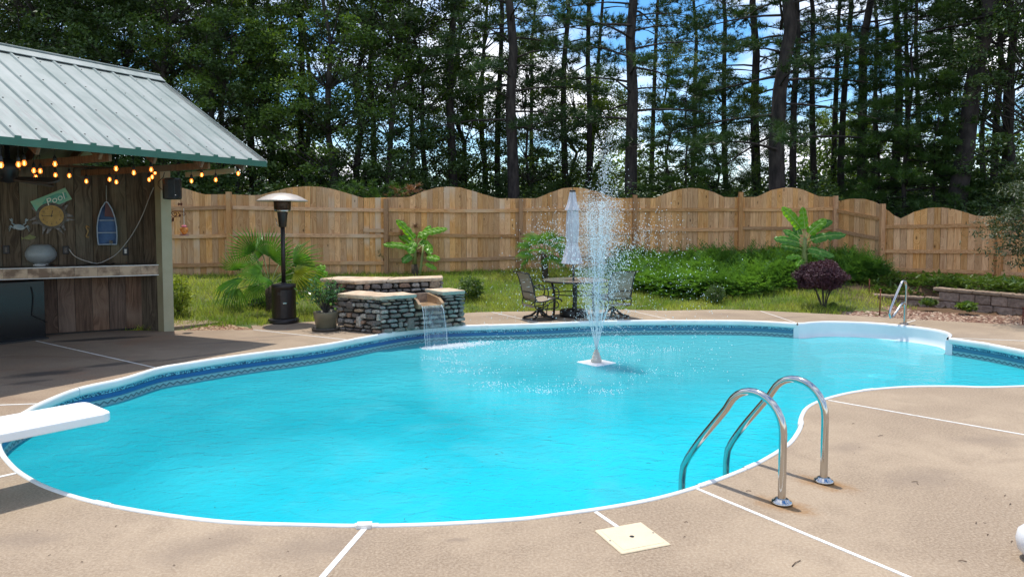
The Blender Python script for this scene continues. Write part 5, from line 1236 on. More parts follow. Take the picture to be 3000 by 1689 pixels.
MB().lathe([(.02, .015), (.028, .03), (.05, .06), (.062, .10), (.055, .125), (.03, .135)], 20, mod=lambda a, z: 1+.05*math.cos(5*a+z*60)).put('bottle', mat('amber_glass', (.62, .27, .06), (.75, .38, .12), .15, scale=14, trans=.4), fd)
MB().lathe([(.03, .133), (.045, .145), (.035, .16), (.012, .172), (.001, .175)], 16).put('lid', mat('pink_lid', (.60, .16, .20), None, .4), fd)
# ceiling fan
cf = thing('ceiling_fan', 'dark ceiling fan with broad blades under the pavilion roof', 'fan', PD(22, 492, 8.9))
M['fan'] = mat('dark_wood_fan', (.03, .018, .013), (.055, .035, .025), .5, scale=12, stretch=(.2, 1, 1))
MB().lathe([(.001, -.19), (.08, -.17), (.13, -.03), (.14, .04), (.10, .09), (.03, .12), (.03, .30)], 24).put('motor', M['black'], cf)
for k in range(4):
    a = R(-8+90*k); ca, sa = math.cos(a), math.sin(a); pr_ = [(.12, -.05), (.25, -.07), (.62, -.085), (.69, -.05), (.70, .03), (.64, .075), (.25, .06), (.12, .045)]
    MB().prism(pr_, -.012, .012).put('blade', M['fan'], cf, loc=(0, 0, -.13), rot=(R(24), R(3), a))
# string lights
M['filament'] = emat('bulb_filament', (1, .58, .22), 9); 
def bulb_mat():
    g = NG('amber_bulb_glass'); g.b.inputs['Base Color'].default_value = (.9, .35, .06, 1); g.b.inputs['Roughness'].default_value = .1; g.b.inputs['Emission Color'].default_value = (1, .36, .08, 1); g.b.inputs['Emission Strength'].default_value = .5
    t = g.n('ShaderNodeBsdfTransparent'); t.inputs[0].default_value = (1, .75, .4, 1); x = g.n('ShaderNodeMixShader'); x.inputs[0].default_value = .5; g.l(t.outputs[0], x.inputs[1]); g.l(g.b.outputs[0], x.inputs[2]); g.l(x.outputs[0], g.o.inputs['Surface']); return g.m
M['bulb'] = bulb_mat()
bme = MB().lathe([(.001, -.074), (.015, -.070), (.025, -.052), (.026, -.040), (.019, -.016), (.012, 0)], 12, cap=False).mesh('bulb', M['bulb'])
sme = MB().lathe([(.016, -.006), (.019, .0), (.019, .04), (.010, .055), (.004, .07)], 10).mesh('socket', M['black'])
fme = MB().lathe([(.004, -.065), (.008, -.055), (.008, -.03), (.003, -.02)], 6).mesh('filament', M['filament'])
strings = [('string of amber bulbs along the front eave of the pavilion', [(3, 485, 7.6), (54, 483, 8.0), (71, 479, 8.2), (161, 481.5, 8.7), (340, 495, 9.35), (392, 507, 9.6), (443, 497.5, 9.8)]),
           ('string of amber bulbs hanging deeper under the pavilion roof', [(99, 500.7, 9.2), (118, 502, 9.3), (105, 519.5, 10.4), (162.5, 513.6, 10.3), (203, 515.5, 10.4), (253, 532, 10.6), (321, 526.5, 10.8), (341, 534, 10.9), (437, 527, 10.9), (446, 519, 11.0), (454, 506, 10.7)]),
           ('string of amber bulbs along the open gable end past the speaker', [(561, 531, 11.0), (591, 513, 10.8), (632, 527.5, 10.75), (698, 509, 10.5)])]
for lab, bl_ in strings:
    s_ = thing('string_light', lab, 'string lights', (0, 0, 0), 0, 'bulb strings under the pavilion roof'); pts = []
    for (x, y, Y) in bl_:
        p = PD(x, y, Y)+Vector((0, 0, .045)); drop = .085
        b_ = link('bulb', bme, s_, loc=p); so_ = link('socket', sme, s_, loc=p); f_ = link('filament', fme, b_)
        pts.append(p+Vector((0, 0, .07+drop))); MB().tube([p+Vector((0, 0, .06)), pts[-1]], .0035, 5, cap=False).put('dropper', M['black_wire'], s_)
    cp2 = []
    for a, b in zip(pts[:-1], pts[1:]):
        cp2 += [a, a.lerp(b, .5)+Vector((0, 0, .05))]
    cp2.append(pts[-1]); MB().tube(cr_path(cp2, .08), .005, 5).put('cable', M['black_wire'], s_)
# rusty stakes in the planting bed
def stake(px, py, top_y, label, r=.011, Y=None):
    g_ = lawn_hit(px, py) if Y is None else PD(px, py, Y); hgt = PD(px, top_y, g_.y).z-g_.z
    t = thing('rusty_stake', label, 'stake', g_, 0, 'rusty stakes in the planting bed'); MB().tube([(0, 0, -.1), (.004, 0, hgt)], r, 8).put('rod', M['rust'], t); MB().lathe([(.018, hgt-.02), (.02, hgt), (.001, hgt+.006)], 8).put('cap', M['rust'], t)
stake(2577, 926, 846, 'bright rusty stake standing beside the entry handrail'); stake(2546, 862, 818, 'short dark stake at the edge of the juniper bank'); stake(2996, 948, 900, 'dark stake at the deck edge by the tall end of the block wall', Y=12.05)
# white float at the near right corner
fl_ = thing('pool_float', 'white ribbed rounded float lying at the near corner of the deck', 'pool float', P(3038, 1640))
MB().lathe([(.001, .0), (.05, .01), (.085, .05), (.095, .10), (.085, .15), (.05, .185), (.001, .195)], 28, mod=lambda a, z: 1+.012*math.cos(z*380)).put('body', M['acrylic'], fl_)
MB().lathe([(.012, .19), (.022, .20), (.022, .225), (.001, .235)], 12).put('valve_cap', M['strip'], fl_)
# scraps of pine needle and twig on the deck
m = MB(); r2 = random.Random(4)
scr_px = [(2333, 1648, 34, .9), (2580, 1275, 12, .5), (2193, 1437, 10, .3), (2860, 1530, 10, .6), (2895, 1565, 8, .5), (2965, 1585, 9, .6), (2820, 1642, 14, 0), (2680, 1410, 12, .2), (2688, 1416, 8, 1.2), (1700, 1530, 4, .2), (2010, 1528, 6, .1), (2005, 1571, 5, .3), (340, 1540, 4, 1), (145, 1625, 4, .7), (240, 1645, 4, .2), (510, 1655, 4, .4), (820, 1686, 5, .1), (2500, 1240, 5, .3), (2945, 1450, 8, .4), (2960, 1475, 10, .5)]
for (x, y, L_, a) in scr_px:
    c = P(x, y, .004); l_ = L_*c.y/F*1.6; a += r2.uniform(-.3, .3); d = Vector((math.cos(a), math.sin(a), 0))*l_/2; m.tube([c-d, c+Vector((r2.uniform(-.004, .004), .004, .002)), c+d], .0016+.0006*L_/30, 4)
for k in range(90):
    x, y = r2.uniform(-3, 4.5), r2.uniform(2.4, 5.5); c = Vector((x, y, .004))
    if 2.0 < y < 4.0 or x > 2: m.tube([c, c+Vector((r2.uniform(-.012, .012), r2.uniform(-.012, .012), .001))], .0013, 4)
tag(m.put('deck_litter', mat('dry_needle', (.09, .04, .02), (.05, .03, .02), .9)), 'stray pine needles and twig scraps scattered on the concrete', None, None, 'stuff')
# ================================================================== VEGETATION
def tris(name, A, B, Cc, m):                        # arrays of triangle corners
    n = len(A); V = np.stack([A, B, Cc], 1).reshape(-1, 3); return npmesh(name, V, np.arange(n*3).reshape(-1, 3), m)
def quads(name, A, B, Cc, D, m):
    n = len(A); V = np.stack([A, B, Cc, D], 1).reshape(-1, 3); return npmesh(name, V, np.arange(n*4).reshape(-1, 4), m)
def unit(v): return v/np.maximum(np.linalg.norm(v, axis=1, keepdims=True), 1e-9)
def leaves_at(name, cen, size, m, rs, flat=.5, droop=.0, aspect=.5):
    n = len(cen); d = unit(rs.normal(size=(n, 3))*np.array([1, 1, .6])+np.array([0, 0, -droop])); nn = unit(rs.normal(size=(n, 3))*(1-flat)+np.array([0, 0, 1])*flat*1.2)
    s = unit(np.cross(d, nn)); L = size*rs.uniform(.7, 1.3, (n, 1)); W_ = L*aspect
    return quads(name, cen-d*L*.5, cen-s*W_*.5+d*L*.05, cen+d*L*.5, cen+s*W_*.5+d*L*.05, m)
# ---- pines
def pine(seed, h, lo, maxlen, nb, m, dens=1.0, nl=.21, trunk_r=.17, drop=.0):
    rs = np.random.RandomState(seed); tr = MB(); k = 9
    tr.tube([(rs.normal(0, .02)*i, rs.normal(0, .02)*i, h*i/k) for i in range(k+1)], [trunk_r*(1-.82*(i/k)**1.2)*(1.12 if i == 0 else 1) for i in range(k+1)], 10)
    me_t = None; tips = []; dirs = []
    for b in range(nb):
        z = lo+(h-lo)*((b+rs.rand())/nb)**1.0; f = (z-lo)/(h-lo); L = maxlen*(1-.72*f**1.6)*rs.uniform(.55, 1.1); a = b*2.399+rs.uniform(-.5, .5)
        if L < .06: continue
        up = rs.uniform(-.12, .25)+.35*f; pts = []; n = 6
        for i in range(n+1):
            t = i/n; pts.append(Vector((math.cos(a)*L*t, math.sin(a)*L*t, z+L*(up*t-.22*t*t+drop*-t))))
        tr.tube([Vector(p)+Vector((rs.normal(0, .03), rs.normal(0, .03), 0)) for p in pts], [max(.007, .030*(1-t/n))*(.6+L/4) for t in range(n+1)], 5, cap=False)
        nt2 = int(L*10*dens)
        for j in range(nt2):
            t = rs.uniform(.28, 1.02)**.8; p = pts[0].lerp(pts[-1], 0); i = min(n-1, int(t*n)); p = pts[i].lerp(pts[i+1], t*n-i)
            sa_ = a+rs.choice([-1, 1])*rs.uniform(.4, 1.1); sl_ = rs.uniform(.12, .55)*(1.15-t*.5); q = p+Vector((math.cos(sa_)*sl_, math.sin(sa_)*sl_, rs.uniform(-.06, .20)))
            if rs.rand() < .35: tr.tube([p, q], [.006, .004], 3, cap=False)
            for c in range(2):
                tips.append(tuple(p.lerp(q, .6+.4*c))); dirs.append((math.cos(sa_)*.6, math.sin(sa_)*.6, rs.uniform(.1, .7)))
    for q_ in range(14 if h < 5 else 4): tips.append((rs.normal(0, .02), rs.normal(0, .02), h*rs.uniform(.93, 1.0))); dirs.append((rs.normal(0, .5), rs.normal(0, .5), 1))
    tips = np.array(tips); dirs = unit(np.array(dirs)); nn = 15
    T = np.repeat(tips, nn, 0); Dd = unit(np.repeat(dirs, nn, 0)*.75+rs.normal(size=(len(T), 3))*.62); L_ = nl*rs.uniform(.6, 1.15, (len(T), 1))
    s = unit(np.cross(Dd, rs.normal(size=Dd.shape)))*.0092
    return tr.mesh('trunk', M['bark']), tris('crown', T-s, T+s, T+Dd*L_, m)
# ---- broadleaf trees
def broad(seed, h, lo, rx, nclump, per, m, leaf=.105, csize=.55, trunk_r=.13, top=.75):
    rs = np.random.RandomState(seed); tr = MB(); k = 8
    path = [Vector((rs.normal(0, .05)*i, rs.normal(0, .05)*i, h*.92*i/k)) for i in range(k+1)]; tr.tube(path, [trunk_r*(1-.85*i/k) for i in range(k+1)], 9)
    cs = []
    for c in range(nclump):
        f = rs.rand(); z = lo+(h-lo)*f; rr = rx*(math.sin(math.pi*min(1, .18+.82*f))**.6)*(1-.15*f) if f < top else rx*(1-(f-top)/(1-top))**.6
        a = rs.uniform(0, 6.283); r = rr*rs.uniform(.25, 1)**.5; p = Vector((r*math.cos(a), r*math.sin(a), z)); cs.append(p)
        b = path[min(k, int(max(0, (z-.9)/(h*.92)*k)))]
        if rs.rand() < .55: mid_ = b.lerp(p, .5)+Vector((0, 0, -.15+rs.normal(0, .1))); tr.tube([b, mid_, p], [.028, .016, .006], 4, cap=False)
    cs = np.array([tuple(p) for p in cs]); T = np.repeat(cs, per, 0); sz = np.repeat(rs.uniform(.5, 1.25, (nclump, 1)), per, 0)
    off = rs.normal(size=T.shape); off = off/np.linalg.norm(off, axis=1, keepdims=True)*rs.uniform(0, 1, (len(T), 1))**.5
    T = T+off*np.array([1, 1, .5])*csize*sz
    return tr.mesh('trunk', M['bark2']), leaves_at('crown', T, leaf, m, rs, .45, .25)
def tree_thing(name, label, cat, group, meshes, loc, rz=0, s=1.0, lean=(0, 0)):
    t = thing(name, label, cat, loc, rz, group); t.rotation_euler = (lean[1], lean[0], rz) if (lean[0] or lean[1]) else (0, 0, rz); t.scale = (s, s, s) if not isinstance(s, tuple) else s
    for nm, me in zip(('trunk', 'crown'), meshes): link(nm, me, t)
    return t
PA = [pine(11, 15, 4.2, 3.3, 50, M['needles'], 1.0, trunk_r=.20), pine(12, 15, 3.2, 3.9, 56, M['needles'], 1.15, trunk_r=.22, drop=.08), pine(13, 16, 6.5, 2.3, 36, M['needles'], .85, trunk_r=.14),
      pine(14, 15, 5.0, 2.0, 34, M['needles'], .8, trunk_r=.115), pine(15, 9, 2.0, 2.3, 52, M['needles2'], 1.6, nl=.24, trunk_r=.08), pine(16, 15, 7.5, 1.6, 26, M['needles'], .8, trunk_r=.10)]
BA = [broad(21, 12, 1.6, 2.7, 170, 190, M['leaf_dark'], .105), broad(22, 11, 1.2, 2.5, 165, 180, M['leaf_mid'], .095), broad(23, 12.5, 2.5, 2.4, 130, 170, M['leaf_lit'], .095), broad(24, 7, .8, 2.2, 110, 160, M['leaf_lit'], .10),
      broad(25, 13, 1.6, 3.2, 220, 190, M['leaf_dark'], .105)]
PG = 'tall pines behind the wooden fence'
# (pixel column at the fence top, pixel column at the frame top, distance, variant, trunk scale, label)
pines = [(747, 744, 24, 2, 1.0, 'slim pine rising through the leafy wood just beyond the patio heater hood'), (886, 885, 25, 3, 1.1, 'slim straight pine trunk behind the fence hump next to the patio heater'),
    (1336, 1340, 23, 2, 1.15, 'dark pine trunk behind the hump over the first banana plant'), (1462, 1474, 25, 3, 1.1, 'narrow pine close beside the thick mottled trunk'), (1502, 1491, 21.5, 0, 1.0, 'thick mottled pine trunk nearly above the windmill palm'),
    (1665, 1676, 24.5, 2, .95, 'pine standing straight behind the closed umbrella'), (1719, 1721, 25, 3, 1.05, 'pine directly beyond the closed umbrella with a slender twin behind it'), (1728, 1772, 27, 5, 1.0, 'thin leaning pine between umbrella and fountain spray'),
    (1849, 1855, 21.5, 0, 1.05, 'stout dark pine beyond the fountain spray'), (1897, 1893, 27, 5, 1.1, 'thin pine close beyond the stout one by the spray'), (2284, 2300, 20.3, 1, 1.12, 'biggest pine, thick dark trunk with long drooping boughs'),
    (2322, 2328, 23, 3, 1.15, 'pine just beyond the biggest drooping pine'), (2392, 2384, 24, 3, 1.05, 'forked looking pine over the second banana plant'), (2442, 2468, 25, 5, 1.1, 'slightly leaning thin pine over the fence corner'), (2466, 2497, 24, 3, 1.1, 'leaning pine right over the fence corner post'),
    (2526, 2537, 22, 2, 1.2, 'pale lichen-flecked pine trunk behind the short corner bay'), (2556, 2560, 27, 5, 1.1, 'thin pine shadowing the pale flecked trunk'), (2617, 2634, 23, 2, 1.05, 'pine standing above the dip in the fence'), (2668, 2662, 26, 5, 1.1, 'thin pine behind the light green young pine'),
    (2768, 2795, 24, 3, .95, 'slim pine above the last full hump of the fence'), (2806, 2868, 19.6, 2, 1.9, 'thick leaning pine trunk behind the last full fence hump'), (2826, 2836, 27, 5, 1.1, 'thin pine close to the thick leaning trunk'),
    (2905, 2918, 23, 3, 1.1, 'straight dark pine above the end fence post'), (2945, 2950, 22, 2, 1.2, 'dark pine over the drooping maple'), (2700, 2690, 28, 5, 1.2, 'hazy thin pine far beyond the last fence hump'),
    (640, 642, 29, 2, 1, 'far pine half hidden in the leafy wood near the pavilion eave'), (1100, 1096, 27, 2, 1, 'pine hidden among the leafy trees over the first banana plant'), (1213, 1220, 28, 3, 1, 'thin pine hidden in the dark leafy wood beyond the stone fountain'),
    (2030, 2040, 28, 5, 1.1, 'thin pine in the open sky gap beyond the juniper bank'), (2130, 2126, 26, 3, 1.0, 'pine in the wood beyond the fourth fence hump'), (2215, 2210, 25, 0, .9, 'bushy pine beyond the biggest drooping pine'), (1560, 1570, 30, 5, 1.1, 'far thin pine by the open sky over the palm')]
for i, (xb, xt, Y, v, s, lab) in enumerate(pines):
    b = PD(xb, 560, Y); t_ = PD(xt, 0, Y); g_ = gz(b.x, Y)
    lean = math.atan2(t_.x-b.x, t_.z-b.z); x0 = b.x-math.tan(lean)*(b.z-g_)
    tree_thing('pine_tree', lab, 'pine tree', PG, PA[v], (x0, Y, g_-.1), rnd.uniform(0, 6.28) if abs(lean) < .02 else 0, (s, s, 1.0 if s > 1.3 else .95+.1*rnd.random()), (lean, 0))
for (x, Y, s, lab) in ((2655, 20.6, .9, 'bright young pine with soft light boughs over the dip in the fence'), (2570, 21.3, .72, 'small young pine behind the fence corner post'), (2735, 20.2, .6, 'low bushy young pine behind the last fence hump'), (2010, 21.5, .62, 'young pine peeping over the fence beyond the spray')):
    b = PD(x, 560, Y); tree_thing('pine_tree', lab, 'pine tree', 'young pines behind the fence', PA[4], (b.x, Y, gz(b.x, Y)), rnd.uniform(0, 6.28), s)
BG = 'leafy trees behind the wooden fence'
broads = [(-260, 22, 0, 1.05, 'dark leafy tree beyond the hidden far end of the pavilion roof'), (-470, 22.5, 4, 1.0, 'broad dark tree farthest along beyond the hidden pavilion end'), (-60, 21.5, 4, 1.05, 'dark leafy tree above the pavilion ridge at the picture edge'), (90, 21.5, 0, 1.05, 'dark oak above the pavilion ridge with blue sky glimpsed through'), (250, 21.5, 4, 1.0, 'broad dark tree crowding the pavilion ridge'), (400, 22, 0, 1.05, 'tall dark leafy tree beyond the pavilion ridge end'),
    (530, 21.3, 4, .95, 'dark leafy tree above the pavilion gable slope'), (640, 21.5, 1, 1.05, 'mid green leafy tree behind the first fence post'), (800, 23.5, 2, 1.0, 'light green airy tree between the two slim pines'), (700, 21.2, 0, .62, 'low dark tree just beyond the patio heater'),
    (975, 21.5, 1, 1.05, 'leafy gum tree over the seedlings behind the fence'), (1060, 23.5, 0, 1.08, 'tall airy tree above the pine seedlings'), (1150, 22, 0, .95, 'dark leafy tree above the brown seedling'), (900, 27, 2, 1.05, 'bright leafy tree deeper in the wood beyond the heater'),
    (1240, 24.5, 1, 1.0, 'leafy tree between seedlings and the dark pine trunk'), (1420, 27.5, 2, 1.1, 'sunlit yellow green tree behind the mottled pine'), (1350, 25.5, 2, .95, 'bright green tree behind the dark pine trunk'), (1660, 26, 3, .92, 'low sunlit tree between the umbrella and the spray'),
    (1550, 24, 0, .62, 'low dark tree left of the umbrella in the wood'), (1740, 27, 3, .95, 'low light green tree beyond the spray'), (2950, 20.5, 0, .95, 'dark leafy tree over the end of the fence'), (3060, 19, 4, .9, 'dark broad tree at the picture edge over the maple'), (2880, 24, 1, .95, 'leafy tree behind the thick leaning pine'),
    (2100, 25, 0, .55, 'low dark tree beyond the fourth fence hump'), (2210, 24, 1, .52, 'low green tree beyond the biggest pine'), (2440, 29, 3, .85, 'far low sunlit tree seen over the fence corner'), (2560, 30, 3, .9, 'far low sunlit tree over the short fence bay'), (1960, 24, 0, .6, 'low dark tree beyond the stout pine')]
for (x, Y, v, s, lab) in broads:
    b = PD(x, 560, Y); tree_thing('leafy_tree', lab, 'tree', BG, BA[v], (b.x, Y, gz(b.x, Y)-.1), rnd.uniform(0, 6.28), s)
bx = -140; bi_ = 0
while bx < 700:                                    # a second rank closing the wood at the pavilion side
    b = PD(bx, 560, 27.5+rnd.uniform(-1, 1.5)); tree_thing('leafy_tree', 'dark leafy tree in the second rank of the wood beyond pavilion and stone fountain', 'tree', 'second rank of leafy trees', BA[(4, 0, 1)[bi_ % 3]], (b.x, b.y, gz(b.x, b.y)-.1), rnd.uniform(0, 6.28), rnd.uniform(1.0, 1.15)); bx += 150; bi_ += 1
# understorey bushes
def bush(seed, r, h, n, m, leaf=.10):
    rs = np.random.RandomState(seed); p = rs.normal(size=(n, 3)); p = unit(p)*rs.uniform(.45, 1, (n, 1))**.6; lump = 1+.25*np.sin(p[:, :1]*5+seed)*np.cos(p[:, 1:2]*4); p = p*lump; p[:, 2] = np.abs(p[:, 2]); p = p*np.array([r, r, h])
    st = MB()
    for k in range(7):
        a = rs.uniform(0, 6.28); st.tube([(0, 0, 0), (math.cos(a)*r*.3, math.sin(a)*r*.3, h*.45), (math.cos(a)*r*.6, math.sin(a)*r*.6, h*.8)], [.03, .02, .008], 4, cap=False)
    return st.mesh('trunk', M['bark2']), leaves_at('crown', p, leaf, m, rs, .4, .1)
UB = [bush(31, 1.5, 2.6, 9000, M['leaf_dark']), bush(32, 1.4, 2.2, 8000, M['leaf_dark'], .09), bush(33, 1.3, 2.9, 7500, M['leaf_mid'])]
UL = ['far end of the yard', 'yard corner beyond the pavilion', 'pavilion roof slope', 'pavilion ridge end', 'pavilion gable', 'pavilion post and speaker', 'first fence post by the pavilion', 'patio heater hood', 'first full hump beside the heater', 'row of green pine seedlings', 'brown dead seedling', 'hump over the first banana plant', 'mottled pine trunk', 'windmill palm crown', 'closed umbrella top',
      'fountain spray plume', 'post beside the fountain plume', 'split board gap in the fence', 'hump left of the biggest pine', 'biggest drooping pine base', 'second banana plant top', 'fence corner post', 'short corner fence bay', 'dip in the fence', 'last full fence hump', 'thick leaning pine base', 'end fence post by the maple', 'maple crown', 'fence running out beyond the maple', 'picture edge beyond the maple', 'fence end outside the view']
x = -16.0; i = 0
while x < 17:
    Yf = interp(x, fxs, fys)
    v = (0, 1, 0, 2, 1)[i % 5]; y = Yf+2.15+rnd.uniform(0, .6)
    t = thing('undergrowth_bush', 'dark green undergrowth bush behind the fence by the '+UL[min(i, len(UL)-1)], 'bush', (x, y, gz(x, y)-.1), rnd.uniform(0, 6.28), 'undergrowth bushes behind the fence'); sc_ = rnd.uniform(.8, 1.05); t.scale = (1.1, 1.1, sc_*(1.0 if x > -9 else 1.2))
    for nm, me in zip(('trunk', 'crown'), UB[v]): link(nm, me, t)
    x += rnd.uniform(1.35, 1.9); i += 1
x = -18.0; i = 0
while x < 20:
    y = 24.5+rnd.uniform(-1, 1.5); v = i % 3
    t = thing('thicket_shrub', 'tall dark shrub in the thicket deep under the pines', 'shrub', (x, y, gz(x, y)-.1), rnd.uniform(0, 6.28), 'thicket shrubs under the pines'); t.scale = (1.35, 1.35, rnd.uniform(1.15, 1.5))
    for nm, me in zip(('trunk', 'crown'), UB[v]): link(nm, me, t)
    x += rnd.uniform(1.7, 2.4); i += 1
# far woods: a mass of foliage beyond the clearing
rs = np.random.RandomState(77); n = 42000; ang = rs.uniform(-.78, .78, n); dist = rs.uniform(40, 56, n); X = np.sin(ang)*dist*1.1; Yy = np.cos(ang)*dist
hh = 3.2+2.0*np.sin(X*.35)+1.4*np.sin(X*.9+1)+np.abs(X)*.09
Z = rs.uniform(0, 1, n)**.8*np.maximum(hh, 1.5); 
me = leaves_at('far_woods', np.stack([X, Yy, Z+.3], 1), .34, M['leaf_lit'], rs, .3); tag(link('far_woods', me), 'sunlit far woodland edge glimpsed between the trunks', None, None, 'stuff')
# pine seedlings peeping over the fence
SD = [pine(41, 2.6, .5, .55, 26, M['needles2'], 2.4, nl=.17, trunk_r=.02), pine(42, 2.6, .5, .6, 24, M['brown_needles'], 2.2, nl=.15, trunk_r=.02)]
for (x, ty, v, lab) in ((1012, 533, 0, 'thin pine seedling, first of the green row over the fence'), (1055, 528, 0, 'bright bushy pine seedling beside the thin one over the fence'), (1098, 548, 0, 'short pine seedling in the middle of the green row'), (1130, 530, 0, 'tallest pointed pine seedling over the fence'), (1150, 552, 0, 'short bushy pine seedling nearest the brown one'), (1200, 533, 1, 'dead brown pine seedling over the fence')):
    Y = 18.35; b = PD(x, ty, Y); g_ = gz(b.x, Y); tree_thing('pine_seedling', lab, 'seedling', 'pine seedlings over the fence', SD[v], (b.x, Y, g_), rnd.uniform(0, 6), (1, 1, (b.z-g_)/2.75))
# ---- fan palms
def fan_leaf(seed, R_, spread, nseg, m, fold=.25, droop=.15):
    rs = np.random.RandomState(seed); mb = MB()
    for i in range(nseg):
        a = -spread/2+spread*i/(nseg-1); L = R_*(1-.18*abs(a/(spread/2))**2)*rs.uniform(.93, 1.03); w_ = R_*.038; d = Vector((math.cos(a), math.sin(a), 0)); s = Vector((-math.sin(a), math.cos(a), 0))
        z1 = fold*.1*R_*(1 if i % 2 else -1)*.3; pts = []
        for t in (0.02, .35, .7, 1.0):
            z = -droop*R_*t*t*(1+1.5*(t > .9)*rs.rand()); pts.append((d*L*t+Vector((0, 0, z)), w_*(.25+t*1.1 if t < .6 else (1-t)*2.2+.02)))
        vs = []
        for p, ww in pts: vs += [p-s*ww+Vector((0, 0, ww*.9)), p-Vector((0, 0, ww*.5)), p+s*ww+Vector((0, 0, ww*.9))]
        mb.add(vs, [(k*3+j, k*3+j+1, k*3+j+4, k*3+j+3) for k in range(3) for j in range(2)])
    return mb.mesh('blade', m)
def frond(parent, base, hub, face, mesh, r=.010, name='frond', side=None, scale=1.0):
    base, hub = Vector(base), Vector(hub); d = (hub-base); mid_ = base.lerp(hub, .5)+Vector((0, 0, .06*d.length))
    fr = MB().tube(cr_path([base, mid_, hub], .08), r, 5).put(name, M['palmstem'], parent)
    X = Vector(side).normalized(); Zv = (Vector(face)-X*Vector(face).dot(X)).normalized(); Yv = Zv.cross(X)
    o = link('blade', mesh, fr); o.matrix_local = Matrix.Translation(hub) @ Matrix((X, Yv, Zv)).transposed().to_4x4() @ Matrix.Scale(scale, 4); return fr
M['palmstem'] = mat('palm_stalk', (.12, .17, .05), (.16, .20, .07), .6, scale=8)
FLm = [fan_leaf(1, .62, 3.3, 22, M['palm']), fan_leaf(2, .62, 2.6, 17, M['palm'], droop=.25), fan_leaf(3, .62, 3.0, 19, M['palm_yellow'], droop=.3), fan_leaf(4, .62, 2.1, 15, M['palm'], droop=.45)]
pb = lawn_hit(793, 912); D0 = pb.y
fpalm = thing('fan_palm', 'big fan palm with spreading fronds behind the patio heater', 'palm', pb)
MB().tube([(0, 0, -.1), (.02, 0, .15), (-.01, 0, .32), (-.03, 0, .50)], [.10, .095, .085, .06], 12).put('trunk', M['palm_trunk'], fpalm)
def lp_(x, y, dy=0.0): q = PD(x, y, D0+dy); return q-pb
specs = [ # hub px, tip direction px, depth offset, face, mesh, scale
    ((790, 752), (815, 700), -.15, (.1, -1, .35), 0, .92), ((742, 738), (712, 700), .25, (.3, -1, .5), 1, .85), ((765, 793), (712, 790), -.30, (-.1, -.75, .8), 0, .78), ((712, 818), (650, 822), -.05, (0, -.35, 1), 3, 1.0),
    ((700, 790), (690, 760), .4, (.3, -1, .3), 1, .7), ((860, 772), (900, 742), .1, (-.4, -1, .3), 1, .9), ((862, 798), (930, 792), -.1, (-.2, -.8, .7), 2, .95), ((830, 800), (870, 850), .2, (-.3, -.8, .5), 1, .75), ((700, 845), (685, 860), .15, (0, -.8, .6), 3, .7),
    ((750, 830), (745, 870), .1, (.1, -.9, .3), 3, .75), ((770, 745), (745, 715), .35, (.2, -1, .3), 0, .7), ((880, 820), (900, 850), .2, (-.2, -.9, .4), 3, .7), ((820, 770), (850, 735), .35, (-.2, -1, .3), 0, .72), ((800, 830), (770, 810), -.35, (0, -.5, .9), 3, .6)]
for (hx, hy), (tx, ty), dy, face, mi_, sc in specs:
    h_ = lp_(hx, hy, dy); t_ = lp_(tx, ty, dy-.12); frond(fpalm, (-.02+.02*dy, dy*.1, .48), h_, face, FLm[mi_], .009, side=t_-h_, scale=sc)
# windmill palm
wb = lawn_hit(1597, 826); wp = thing('windmill_palm', 'windmill palm with shaggy trunk and rounded fan crown behind the table', 'palm', wb); D1 = wb.y
wtop = PD(1592, 742, D1)-wb
MB().tube([(0, 0, -.1), (.0, 0, wtop.z*.4), (wtop.x*.6, 0, wtop.z*.75), (wtop.x, 0, wtop.z)], [.085, .075, .08, .07], 12).put('trunk', M['palm_trunk'], wp)
r3 = random.Random(8)
for k in range(17):
    a = k*2.399+.3; el = (-.35+1.5*(k/16)); L_ = .36; d = Vector((math.cos(a)*math.cos(el), math.sin(a)*math.cos(el), math.sin(el))); hub = wtop+d*L_
    face = Vector((0, 0, 1))*(1-.3*math.sin(el))+Vector((-d.x, -d.y, 0))*max(0, math.sin(el))*1.2+Vector((0, -.4, 0)); side = d+Vector((0, 0, -.25)); frond(wp, wtop, hub, face, FLm[r3.choice((0, 1, 3))], .008, side=side, scale=.66)
